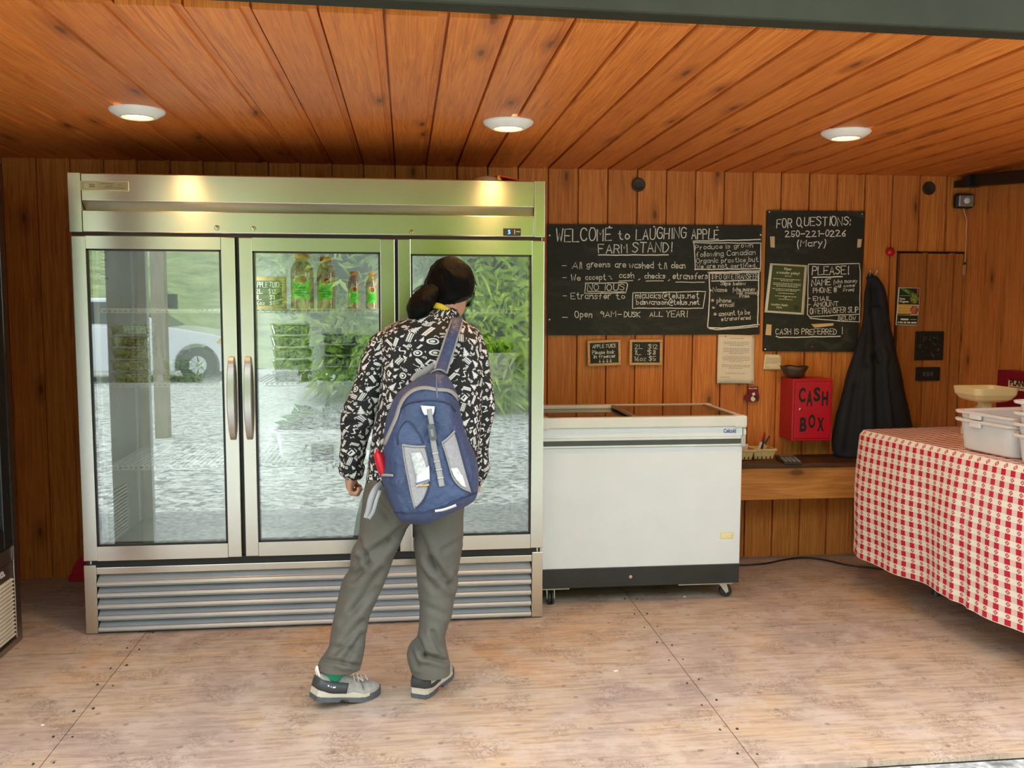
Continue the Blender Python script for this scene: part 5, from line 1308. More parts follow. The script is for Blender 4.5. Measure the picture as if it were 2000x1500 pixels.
nt.links.new(g.mix(red, (.80, .73, .61), (.50, .014, .035)), b.inputs['Base Color']); b.inputs['Roughness'].default_value = .34; b.inputs['Specular IOR Level'].default_value = .4
nt.links.new(g.bump(g.noise(g.pos(), 7, 3), .25, .02), b.inputs['Normal'])
gingham = mt
mb = MB()
# top grid
ns, nw = 44, 18
R = np.array([[tp(TL * i / ns, TW * j / nw, TZ + .002 + .0016 * math.sin(i * .9 + j * .5)) for j in range(nw + 1)] for i in range(ns + 1)])
mb.rings(R[:, ::-1], close=False, uvf=lambda i, j: (TL * i / ns, TW * (nw - j) / nw))
# hanging skirt round the perimeter, far end first, then the long front side
per = []
for w in np.linspace(TW, .03, 16): per.append((np.array(tp(0, w, 0)[:2]), -Du, -w))
for a in np.linspace(0, PI / 2, 7)[1:-1]: per.append((np.array(tp(.03 - .03 * math.sin(a), .03 - .03 * math.cos(a) + 0, 0)[:2]) if False else np.array(tp(.03 * (1 - math.cos(a)) * 1.0, .03 * (1 - math.sin(a)), 0)[:2]), -Du * math.cos(a) - Dn * math.sin(a), .0))
for s in np.linspace(.03, TL, 100): per.append((np.array(tp(s, 0, 0)[:2]), -Dn, s))
for a in np.linspace(0, PI / 2, 7)[1:-1]: per.append((np.array(tp(TL - .03 * (1 - math.sin(a + PI / 2)) * 0, .03 * (1 - math.cos(a)), 0)[:2]), -Dn * math.cos(a) + Du * math.sin(a), 0))
for w in np.linspace(.03, TW, 16): per.append((np.array(tp(TL, w, 0)[:2]), Du, w))
m_ = len(per); nz = 26; R = np.zeros((m_, nz + 1, 3)); acc = 0.0; US = []
for i, (p, nn, s) in enumerate(per):
    if i: acc += np.linalg.norm(p - per[i - 1][0])
    US.append(acc)
u0 = US[21]
for i, (p, nn, s) in enumerate(per):
    sf = US[i] - u0
    hem = .155 + .02 * math.sin(sf * 3.1 + .6) - .02 * math.exp(-((sf - .3) / .25) ** 2)
    if sf < .05: hem = .155 + .05 * max(0, min(1, (.05 - sf) / .1))
    for j in range(nz + 1):
        v_ = j / nz; z = TZ + .003 - (TZ - hem) * v_
        fold = (.016 * math.sin(sf * 9.5 + .4) + .010 * math.sin(sf * 21 + 1.3 * v_) + .012 * math.exp(-((sf - .70) / .025) ** 2) + .012 * math.exp(-((sf - .80) / .02) ** 2)) * v_ ** .8
        bulge = .004 + .014 * math.sin(PI * min(1, v_ * 1.15)) + .004 * math.exp(-((v_ - .45) / .012) ** 2)
        q = p + nn * (bulge + fold + .012)
        if j == 0: q = p + nn * .0
        R[i, j] = (q[0], q[1], z)
mb.rings(R, close=False, uvf=lambda i, j: (US[min(i, m_ - 1)] - u0, -(TZ - .155) * j / nz))
tc = mb.build('tablecloth', gingham, smooth=True); tag(tc, 'red and cream checked tablecloth draped over the table by the right wall', 'tablecloth')
tubp = simple('milky_tub', (.66, .60, .555), .32, var=.02, Subsurface_Weight=.15); 
def tub(label, s0, s1, w0, w1, z, h=.135):
    t = thing('plastic_tub', label, 'tub', tp((s0 + s1) / 2, (w0 + w1) / 2, z), group='nested milky plastic tubs on the table')
    cs, cw = (s0 + s1) / 2, (w0 + w1) / 2; a, b_ = (s1 - s0) / 2, (w1 - w0) / 2
    def rc(k, zz, r=.045, n=8, dx=0.0):
        P = []; A_, B_ = a * k + dx, b_ * k + dx
        for sx, sy, q0 in ((1, 1, 0), (-1, 1, PI / 2), (-1, -1, PI), (1, -1, 1.5 * PI)):
            for i in range(n): q = q0 + PI / 2 * i / (n - 1); P.append(tp(cs + sx * (A_ - r) + r * math.cos(q), cw + sy * (B_ - r) + r * math.sin(q), z + zz))
        return P
    mb = MB(); mb.rings([rc(.84, .0), rc(.87, .006), rc(.92, h - .016), rc(.92, h - .012, dx=.016), rc(.92, h - .002, dx=.019), rc(.92, h, dx=.015), rc(.92, h, dx=.002), rc(.905, h - .01), rc(.86, .010)], cap0=True, cap1=True)
    mb.build('tub_body', tubp, t, smooth=False, bevel=.002)
    mb = MB()
    q0, q1 = np.array(tp(cs - a * .35, cw - b_ * .92 - .014, z + h - .028)), np.array(tp(cs + a * .0, cw - b_ * .92 - .014, z + h - .028))
    mb.obox((q0 + q1) / 2 + (0, 0, .008), (q1 - q0) / 2, np.array([*Dn, 0]) * .007, (0, 0, .010)); mb.build('grip', tubp, t, bevel=.003)
    return t
zt_ = TZ + .005
tub('lower milky plastic tub of the nested pair in front of the cream scale', .60, .945, .03, .52, zt_)
tub('upper milky plastic tub of the nested pair in front of the cream scale', .60, .945, .03, .52, zt_ + .034)
for k in range(4): tub('%s milky plastic tub of the nested four at the right photo edge' % ('lowest', 'second lowest', 'second highest', 'topmost')[k], .958, 1.33, .0, .50, zt_ + .044 * k, .115)
# kitchen scale
q = onX(1924, 775, 4.10); sx_, sy_ = 4.10, q[1]
sc = thing('kitchen_scale', 'cream kitchen scale with a wide pan behind the milky tubs', 'scale', (sx_, sy_, zt_))
crm = simple('cream_plastic', (.72, .58, .30), .35, var=.03)
mb = MB()
def rb(k1, k2, z, r=.03, n=6): return [(sx_ + sg * (k1 - r) + r * math.cos(q0 + PI / 2 * i / (n - 1)), sy_ + sh * (k2 - r) + r * math.sin(q0 + PI / 2 * i / (n - 1)), zt_ + z) for sg, sh, q0 in ((1, 1, 0), (-1, 1, PI / 2), (-1, -1, PI), (1, -1, 1.5 * PI)) for i in range(n)]
mb.rings([rb(.075, .085, 0), rb(.075, .085, .03), rb(.055, .065, .12, .02), rb(.05, .05, .128, .02)], cap0=True, cap1=True); mb.build('base', crm, sc, bevel=.003)
mb = MB()
for s in (-1, 1): mb.tube([(sx_ + .0, sy_ + s * .03, zt_ + .132), (sx_, sy_ + s * .05, zt_ + .132), (sx_, sy_ + s * .075, zt_ + .118), (sx_, sy_ + s * .085, zt_ + .09)], .008, 8)
mb.build('frame_arm', crm, sc)
MB().box(sx_ - .022, sx_ + .022, sy_ - .022, sy_ + .022, zt_ + .12, zt_ + .165).build('pillar', crm, sc, bevel=.003)
MB().box(sx_ - .05, sx_ + .05, sy_ - .05, sy_ + .05, zt_ + .163, zt_ + .169).build('platform', crm, sc, bevel=.002)
mb = MB(); mb.rings([rb(.075, .075, .169), rb(.09, .088, .178), rb(.105, .100, .20), rb(.11, .104, .232), rb(.106, .100, .232), rb(.10, .094, .20), rb(.07, .07, .176)], cap0=True, cap1=True); mb.build('pan', crm, sc, bevel=.002)
# red box on the right wall
p0 = onX(1948, 727, 4.42); zt0, zb0 = 1.085, .885
t = thing('red_info_box', 'dark red box with a plant label fixed to the right wall above the table', 'box', (4.46, p0[1] - .25, zb0))
MB().box(4.42, XR - .001, p0[1] - .55, p0[1], zb0, zt0).build('box', simple('deep_red', (.20, .004, .016), .5), t, bevel=.003)
l0, l1 = onX(1970, 742, 4.419), onX(1970, 760, 4.419)
lbm = MB().box(4.418, 4.4205, p0[1] - .55 + .05, l0[1], l1[2], l0[2]).build('label_plate', simple('label_tan', (.72, .52, .34), .6), t)
v, f = type_mesh('PLANT I', .044, lambda x, y, d: (4.4172, l0[1] - .012 - x, l1[2] + .022 + y), off=.0016); mb = MB(); mb.add(v, f); mb.box(4.417, 4.4178, l0[1] - .2, l0[1] - .012, l1[2] + .012, l1[2] + .015); mb.build('lettering', blk_l, lbm)
# ================================================================== PERSON
pr = thing('person', 'person seen from behind in a black and white patterned jacket, bending towards the refrigerator doors', 'person', (1.27, -.72, 0))
skin = simple('skin', (.56, .30, .20), .5, var=.06, Subsurface_Weight=.1)
def W3(px, py, Y): return onY(px, py, Y)
bm_ = MB()
def limb(pts, rr, n=14): bm_.tube(pts, rr, n)
neck = [W3(862, 640, -.575), W3(868, 605, -.54), W3(876, 578, -.50)]
limb(neck, [.062, .052, .05])
hc = W3(880, 563, -.47)
fwd = np.array([.30, .80, -.52]); fwd /= np.linalg.norm(fwd)
sdv = np.cross(fwd, [0, 0, 1]); sdv /= np.linalg.norm(sdv); upv = np.cross(sdv, fwd)
def hp(s, f, u): return hc + sdv * s + fwd * f + upv * u
def blob(c, rs, rf, ru, n=20, m_=14):
    R = np.zeros((m_ + 1, n, 3))
    for i in range(m_ + 1):
        t_ = PI * (.03 + .94 * i / m_)
        for k in range(n):
            q = 2 * PI * k / n; R[i, k] = c + sdv * rs * math.sin(t_) * math.cos(q) + fwd * rf * math.sin(t_) * math.sin(q) - upv * ru * math.cos(t_)
    bm_.rings(R, cap0=True, cap1=True)
blob(hp(0, -.01, .015), .070, .088, .090)
blob(hp(0, .03, -.045), .058, .066, .078)
blob(hp(0, .088, -.02), .014, .022, .024, 12, 8)               # nose
blob(hp(0, .075, .018), .05, .018, .012, 12, 8)                # brow
for s in (-1, 1): blob(hp(s * .03, .066, -.01), .022, .016, .012, 12, 8)   # cheek and eye region
blob(hp(0, .080, -.062), .022, .010, .006, 12, 8); blob(hp(0, .078, -.074), .02, .010, .007, 12, 8); blob(hp(0, .07, -.10), .022, .02, .018, 12, 8)
for s in (-1, 1): blob(hp(s * .076, -.012, -.02), .010, .018, .032, 12, 8)  # ears
hL = onZ(606, 1362, .05) + np.array([.006, 0, 0]); hR = onZ(802, 1369, 0) + np.array([.030, .018, 0]); AL, AR = math.radians(33), math.radians(66)
aL = np.array([hL[0] + .06 * math.cos(AL), hL[1] + .06 * math.sin(AL), .115]); aR = np.array([hR[0] + .06 * math.cos(AR), hR[1] + .06 * math.sin(AR), .085])
hipL, hipR = W3(775, 955, -.69), W3(858, 955, -.69)
torso = [W3(818, 985, -.69), W3(822, 930, -.68), W3(832, 860, -.665), W3(840, 780, -.64), W3(846, 700, -.61), W3(852, 650, -.585), W3(862, 625, -.565)]
limb(torso, [.105, .10, .09, .095, .10, .085, .055], 20)
limb([hipL, W3(742, 1040, -.69), W3(714, 1130, -.705), W3(690, 1215, -.745), W3(668, 1290, -.795), aL], [.075, .068, .05, .044, .031, .025])
limb([hipR, W3(856, 1040, -.69), W3(853, 1130, -.70), W3(848, 1215, -.735), W3(838, 1295, -.775), aR], [.075, .068, .05, .044, .031, .025])
limb([hipL, hipR], [.08, .08])
def arm(sh, el, wr, inner):
    limb([np.array(torso[5]) * .3 + np.array(sh) * .7, sh, (np.array(sh) + el) / 2, el, (np.array(el) + wr) / 2, wr], [.045, .045, .04, .034, .031, .024])
    d = np.asarray(wr) - el; d /= np.linalg.norm(d); sd_ = np.array([inner, 0, 0]); f = np.array([0, 1.0, 0])
    pc = wr + d * .040
    R = np.zeros((9, 14, 3))
    for i in range(9):
        t_ = i / 8; w1, w2 = .018 + .012 * math.sin(PI * min(1, t_ * .9 + .1)), .026 + .018 * math.sin(PI * min(1, t_ * .8 + .2) * .9)
        for k in range(14): q = 2 * PI * k / 14; R[i, k] = wr + d * (-.01 + .085 * t_) + sd_ * w1 * math.cos(q) * .75 + f * w2 * math.sin(q)
    bm_.rings(R, cap0=True, cap1=True)
    for k, L_ in enumerate((.030, .034, .032, .026)):          # four curled fingers along the palm edge
        o_ = wr + d * (.074 - .004 * abs(k - 1.3)) + f * (.032 - .020 * k)
        p1 = o_ + d * L_ * .62 + sd_ * .006; p2 = p1 + d * .006 + sd_ * L_ * .8; p3 = p2 - d * L_ * .62 + sd_ * .008; p4 = p3 - d * .010 - sd_ * .006
        limb([o_ - d * .012, o_, p1, p2, p3, p4], [.0095, .0098, .0092, .0088, .008, .006], 10)
    th = wr + d * .025 + f * .034
    limb([th, th + f * .016 + d * .022 + sd_ * .006, th + f * .010 + d * .044 + sd_ * .022, th + f * .0 + d * .062 + sd_ * .034], [.013, .0115, .0098, .007], 10)
arm(W3(757, 668, -.595), W3(703, 800, -.61), W3(688, 918, -.575), 1.0)
arm(W3(922, 664, -.595), W3(934, 800, -.61), W3(931, 922, -.56), -1.0)
body = bm_.build('body', skin, pr, smooth=True)
rm = body.modifiers.new('one_skin', 'REMESH'); rm.mode = 'VOXEL'; rm.voxel_size = .0036; rm.use_smooth_shade = True
sm = body.modifiers.new('soften', 'SMOOTH'); sm.factor = .5; sm.iterations = 4
for s in (-1, 1):
    e_ = hp(s * .031, .079, -.004); mb = MB(); mb.ell(e_, .0115, 14, 8); mb.build('eye', simple('eye_white', (.75, .73, .7), .2), pr, smooth=True)

# ---- hair
mt, nt, b = newmat('dark_hair'); g = NG(nt); mp = g.n('Mapping'); g.put(mp.inputs[0], g.pos()); mp.inputs['Scale'].default_value = (150, 150, 14); mp.inputs['Rotation'].default_value = (0, .5, 0)
st_ = g.noise(mp.outputs[0], 4, 4, .7)
nt.links.new(g.ramp(st_, [(.35, (.0010, .0007, .0006)), (.65, (.0020, .0013, .0011)), (.9, (.008, .0035, .0025))]), b.inputs['Base Color'])
b.inputs['Roughness'].default_value = .5; b.inputs['Specular IOR Level'].default_value = .10; nt.links.new(g.bump(st_, .5, .006), b.inputs['Normal']); hairm = mt
hb = MB()
R = np.zeros((41, 64, 3))
for i in range(41):
    t_ = PI * (.015 + .97 * i / 40)
    for k in range(64):
        q = 2 * PI * k / 64; s_, f_, u_ = math.sin(t_) * math.cos(q), math.sin(t_) * math.sin(q), -math.cos(t_)
        cut = max(0, min(1, (f_ - .25) / .3)) * max(0, min(1, (.45 - u_) / .4))
        r_ = 1 - .30 * cut
        R[i, k] = hp(0, -.012, .018) + sdv * .083 * s_ * r_ + fwd * .101 * f_ * r_ + upv * .101 * u_ * r_
hb.rings(R, cap0=True, cap1=True)
R = rowloft([(504.5, 866, 884, -.455, .02), (508, 854, 900, -.458, .055), (516, 846, 912, -.46, .08), (530, 838, 921, -.468, .098), (548, 830, 925, -.475, .106), (566, 828, 926, -.485, .106), (580, 828, 921, -.495, .10), (591, 828, 900, -.505, .088), (600, 832, 886, -.515, .075), (608, 838, 872, -.53, .055), (612, 844, 864, -.535, .03)], 60, 90, 2.1)
N_ = normals(R); R += N_ * (waves(R, 240, 10, (1, .3, .25), 8) * .0016 + waves(R, 60, 8, (1, .3, .3), 9) * .003)[..., None]
hb.rings(R, cap0=True, cap1=True)
R = rowloft([(556, 830, 850, -.55, .02), (564, 818, 856, -.565, .042), (576, 805, 856, -.58, .058), (590, 797, 852, -.59, .065), (602, 794, 846, -.60, .064), (612, 796, 838, -.605, .058), (622, 799, 828, -.61, .045), (629, 804, 821, -.612, .028)], 40, 60, 2.1)
N_ = normals(R); R += N_ * (waves(R, 200, 10, (1, .4, .4), 18) * .0016 + waves(R, 50, 8, (1, .4, .5), 19) * .004)[..., None]
hb.rings(R, cap0=True, cap1=True)
for P in ([(922, 570, -.44), (917, 588, -.44), (906, 604, -.45), (901, 614, -.46), (906, 625, -.47)], [(924, 560, -.43), (921, 585, -.43), (914, 598, -.44)], [(905, 516, -.5), (915, 524, -.5), (922, 540, -.49), (927, 556, -.48)], [(876, 504, -.5), (896, 506, -.5), (908, 517, -.49)], [(826, 556, -.55), (813, 562, -.57), (806, 570, -.58)], [(799, 612, -.6), (801, 626, -.61), (810, 634, -.62)], [(820, 622, -.62), (826, 632, -.63), (822, 638, -.63)], [(915, 585, -.45), (908, 596, -.46), (898, 604, -.48)]):
    for j in range(3): hb.tube(list(chaikin([W3(a + 2.0 * j, b_ + j * .8, y) for a, b_, y in P], 2)), .0013, 5)
hb.build('hair', hairm, pr, smooth=True)

# ---- patterned jacket
mt, nt, b = newmat('printed_fleece'); g = NG(nt); uvc = g.uv()
def motif(scale, off, rnd):
    mp = g.n('Mapping'); g.put(mp.inputs[0], uvc); mp.inputs['Location'].default_value = off; v = mp.outputs[0]
    vo = g.n('TexVoronoi', voronoi_dimensions='2D'); g.put(vo.inputs['Vector'], v); vo.inputs['Scale'].default_value = scale; vo.inputs['Randomness'].default_value = rnd
    loc = g.n('VectorMath', operation='SUBTRACT'); g.put(loc.inputs[0], v); g.put(loc.inputs[1], vo.outputs['Position'])
    sc = g.n('VectorMath', operation='SCALE'); g.put(sc.inputs[0], loc.outputs[0]); sc.inputs['Scale'].default_value = scale
    cc = g.sep(vo.outputs['Color'])
    rt = g.n('VectorRotate', rotation_type='Z_AXIS'); g.put(rt.inputs['Vector'], sc.outputs[0]); g.put(rt.inputs['Angle'], g.math('MULTIPLY', g.math('SUBTRACT', cc[0], .5), 2.6))
    p = g.sep(rt.outputs[0]); x, y = p[0], p[1]; ax, ay = g.math('ABSOLUTE', x), g.math('ABSOLUTE', y)
    A = lambda a, b_: g.math('MULTIPLY', a, b_); LT = lambda a, b_: g.math('LESS_THAN', a, b_); GT = lambda a, b_: g.math('GREATER_THAN', a, b_)
    r = g.math('SQRT', g.math('ADD', A(x, x), A(y, y)))
    inv = lambda a: g.math('SUBTRACT', 1.0, a)
    fr = lambda a, k: g.math('FRACT', g.math('ADD', g.math('MULTIPLY', a, k), 20.0))
    bar = A(A(LT(ax, .40), LT(ay, .135)), inv(A(LT(fr(x, 8.0), .28), LT(ay, .06))))
    ring = g.math('MAXIMUM', A(GT(r, .18), LT(r, .27)), LT(g.math('ADD', r, A(x, .3)), .10))
    tw = A(g.math('SUBTRACT', .42, y), g.math('ADD', .22, A(fr(g.math('MULTIPLY', y, -1.0), 5.0), .26)))
    tree = g.math('MAXIMUM', A(A(LT(ax, tw), LT(ay, .40)), GT(y, -.33)), A(LT(ax, .04), LT(ay, .42)))
    sq = A(A(LT(ax, .25), LT(ay, .22)), inv(A(LT(ax, .15), LT(g.math('ABSOLUTE', g.math('SUBTRACT', y, .06)), .06))))
    wv = A(LT(g.math('ABSOLUTE', g.math('SUBTRACT', y, A(g.math('SINE', g.math('MULTIPLY', x, 11.0)), .14))), .07), LT(ax, .32))
    fish = g.math('MAXIMUM', LT(g.math('ADD', A(A(x, x), 9.0), A(A(y, y), 60.0)), 1.0), A(A(GT(x, .22), LT(x, .42)), LT(ay, g.math('SUBTRACT', A(x, .8), .16))))
    fish = A(fish, inv(A(LT(fr(x, 9.0), .25), LT(ay, .05))))
    txt = A(A(LT(ax, .36), LT(ay, .20)), GT(g.math('ADD', fr(y, 7.0), A(fr(x, 6.0), .15)), .42))
    shp = [bar, ring, tree, sq, wv, fish, txt]; sel = g.math('FLOOR', g.math('MULTIPLY', cc[1], 6.999)); out = 0.0
    for i, s_ in enumerate(shp): out = g.math('ADD', out, A(s_, g.math('COMPARE', sel, float(i), .1)))
    return out, vo.outputs['Distance']
m1, d1 = motif(24.0, (0, 0, 0), .5); m2, d2 = motif(44.0, (.013, .021, 0), .8)
mm = g.math('MAXIMUM', m1, g.math('MULTIPLY', m2, g.math('GREATER_THAN', d1, .40)), clamp=True)
nt.links.new(g.mix(mm, (.012, .011, .012), (.72, .70, .67)), b.inputs['Base Color']); b.inputs['Roughness'].default_value = .85
nt.links.new(g.bump(g.noise(g.pos(), 300, 2), .25, .001), b.inputs['Normal']); fleece = mt
def uvloft(R, ou=0.0, ov=0.0):
    n = R.shape[1]; circ = np.linalg.norm(np.roll(R, -1, 1) - R, axis=2).sum(1).mean()
    v_ = np.concatenate([[0], np.cumsum(np.linalg.norm(np.diff(R.mean(1), axis=0), axis=1))])
    return lambda i, k: (ou + circ * k / n, ov - v_[i])
jm = MB()
R = rowloft([(598, 846, 884, -.535, .05), (606, 836, 892, -.55, .066), (616, 808, 897, -.557, .08), (627, 778, 906, -.565, .09), (638, 752, 924, -.575, .10), (652, 736, 936, -.59, .112), (676, 736, 942, -.60, .12), (720, 742, 944, -.62, .126), (780, 741, 942, -.645, .128), (840, 730, 938, -.665, .132), (890, 722, 933, -.68, .136), (930, 717, 927, -.688, .138), (944, 715, 925, -.69, .136), (949, 718, 922, -.69, .128)], 110, 150, 2.4)
R += normals(R) * (waves(R, 30, 14, (1, 1, .5), 21) * .004)[..., None]
R = folds(R, [(790, 660, 775, 760, 8, .006), (745, 700, 775, 720, 6, .008), (760, 900, 730, 940, 6, .008), (735, 860, 752, 930, 6, .008), (900, 680, 930, 760, 8, .006), (830, 640, 800, 700, 9, .005)])
jm.rings(R, cap1=True, uvf=uvloft(R))
R = rowloft([(646, 742, 770, -.585, .03), (655, 728, 776, -.588, .05), (670, 719, 776, -.592, .062), (695, 709, 768, -.597, .067), (720, 701, 758, -.603, .068), (743, 692, 750, -.606, .068), (775, 679, 743, -.608, .067), (800, 670, 738, -.608, .066), (825, 666, 732, -.602, .063), (850, 665, 724, -.594, .06), (875, 664, 716, -.586, .057), (893, 662, 713, -.58, .055), (904, 663, 709, -.577, .05), (912, 659, 713, -.575, .056), (926, 662, 712, -.572, .054), (935, 672, 708, -.571, .044), (938, 680, 704, -.571, .03)], 90, 80, 2.2)
R += normals(R) * (waves(R, 38, 14, (.5, .5, 1.2), 31) * .004)[..., None]
R = folds(R, [(668, 800, 710, 815, 5, .008), (672, 830, 715, 822, 5, .008), (668, 868, 712, 878, 5, .006), (700, 745, 735, 770, 6, .006), (664, 897, 712, 894, 4, .007), (664, 918, 708, 921, 4, .006)])
jm.rings(R, cap0=True, uvf=uvloft(R, .5, .1))
R = rowloft([(642, 903, 926, -.585, .03), (650, 898, 938, -.588, .048), (666, 897, 947, -.592, .06), (690, 899, 953, -.597, .065), (720, 901, 957, -.603, .067), (766, 903, 964, -.608, .067), (800, 905, 966, -.608, .066), (840, 905, 959, -.602, .063), (870, 904, 955, -.592, .06), (900, 907, 954, -.58, .056), (912, 906, 955, -.575, .056), (930, 912, 950, -.568, .05), (944, 916, 943, -.562, .04), (950, 922, 938, -.56, .028)], 80, 80, 2.2)
R += normals(R) * (waves(R, 38, 14, (.5, .5, 1.2), 41) * .004)[..., None]
R = folds(R, [(925, 700, 955, 730, 6, .006), (930, 800, 960, 815, 5, .007), (920, 860, 952, 850, 5, .006), (925, 900, 952, 905, 4, .006)])
jm.rings(R, cap0=True, uvf=uvloft(R, 1.1, .3))
jo = jm.build('jacket', fleece, pr, smooth=True); jo['label'] = 'black jacket printed with white motifs'
cl = MB(); P = chaikin([W3(832, 599, -.575), W3(842, 596, -.60), W3(856, 597, -.615), W3(870, 603, -.612), W3(882, 612, -.59), W3(889, 622, -.56), W3(888, 632, -.53)], 2)
cl.tube(list(P), .0075, 8, flat=1.5); cl.build('shirt_collar', simple('yellow_shirt', (.68, .48, .03), .7), pr, smooth=True)

# ---- trousers
tro = simple('olive_grey_cloth', (.102, .093, .076), .78, var=.06, vs=6, bump=.2, bs=500, bd=.0006)
tm_ = MB()
R = rowloft([(930, 718, 824, -.69, .115), (946, 713, 824, -.69, .125), (965, 709, 822, -.69, .13), (990, 706, 813, -.69, .126), (1022, 704, 800, -.69, .118), (1050, 701, 782, -.692, .108), (1076, 689, 773, -.697, .10), (1109, 685, 762, -.703, .096), (1136, 668, 750, -.71, .09), (1165, 660, 737, -.72, .085), (1202, 653, 721, -.738, .082), (1235, 647, 713, -.757, .08), (1262, 642, 710, -.775, .078), (1278, 634, 708, -.787, .078), (1290, 625, 705, -.795, .078), (1301, 621, 702, -.80, .076)], 130, 100, 2.2)
R += normals(R) * (waves(R, 22, 14, (1, 1, .6), 51) * .005 + waves(R, 60, 10, (1, 1, .5), 52) * .0015)[..., None]
R = folds(R, [(790, 1030, 700, 1095, 7, .016), (760, 1060, 690, 1130, 7, .014), (702, 1055, 720, 1102, 5, .014), (745, 1115, 690, 1190, 7, .009), (735, 1150, 668, 1215, 6, .007), (708, 1215, 655, 1275, 6, .008), (706, 1240, 672, 1292, 6, .010), (640, 1262, 700, 1270, 5, .006), (628, 1287, 700, 1300, 4, .008), (720, 960, 760, 1010, 8, .010)])
tm_.rings(R, cap0=True)
R = rowloft([(930, 800, 926, -.69, .115), (946, 800, 921, -.69, .125), (970, 801, 913, -.69, .13), (994, 803, 908, -.69, .126), (1026, 808, 905, -.69, .118), (1067, 809, 903, -.692, .11), (1109, 814, 895, -.698, .10), (1150, 817, 889, -.71, .094), (1192, 818, 882, -.727, .086), (1220, 818, 874, -.742, .082), (1245, 814, 869, -.755, .08), (1262, 801, 871, -.763, .08), (1279, 797, 874, -.77, .08), (1296, 800, 878, -.776, .079), (1311, 804, 878, -.78, .076)], 130, 100, 2.2)
R += normals(R) * (waves(R, 22, 14, (1, 1, .6), 61) * .005 + waves(R, 60, 10, (1, 1, .5), 62) * .0015)[..., None]
R = folds(R, [(815, 1040, 850, 1110, 7, .012), (900, 1055, 865, 1075, 5, .008), (840, 1090, 880, 1145, 6, .014), (880, 1145, 892, 1120, 5, .010), (818, 1110, 850, 1150, 6, .007), (822, 1180, 870, 1200, 6, .005), (812, 1242, 830, 1280, 5, .014), (830, 1280, 868, 1290, 5, .014), (800, 1265, 815, 1300, 5, .008), (845, 1235, 862, 1275, 5, .008)])
tm_.rings(R, cap0=True)
to = tm_.build('trousers', tro, pr, smooth=True, thick=.002); to['label'] = 'grey olive hiking trousers'

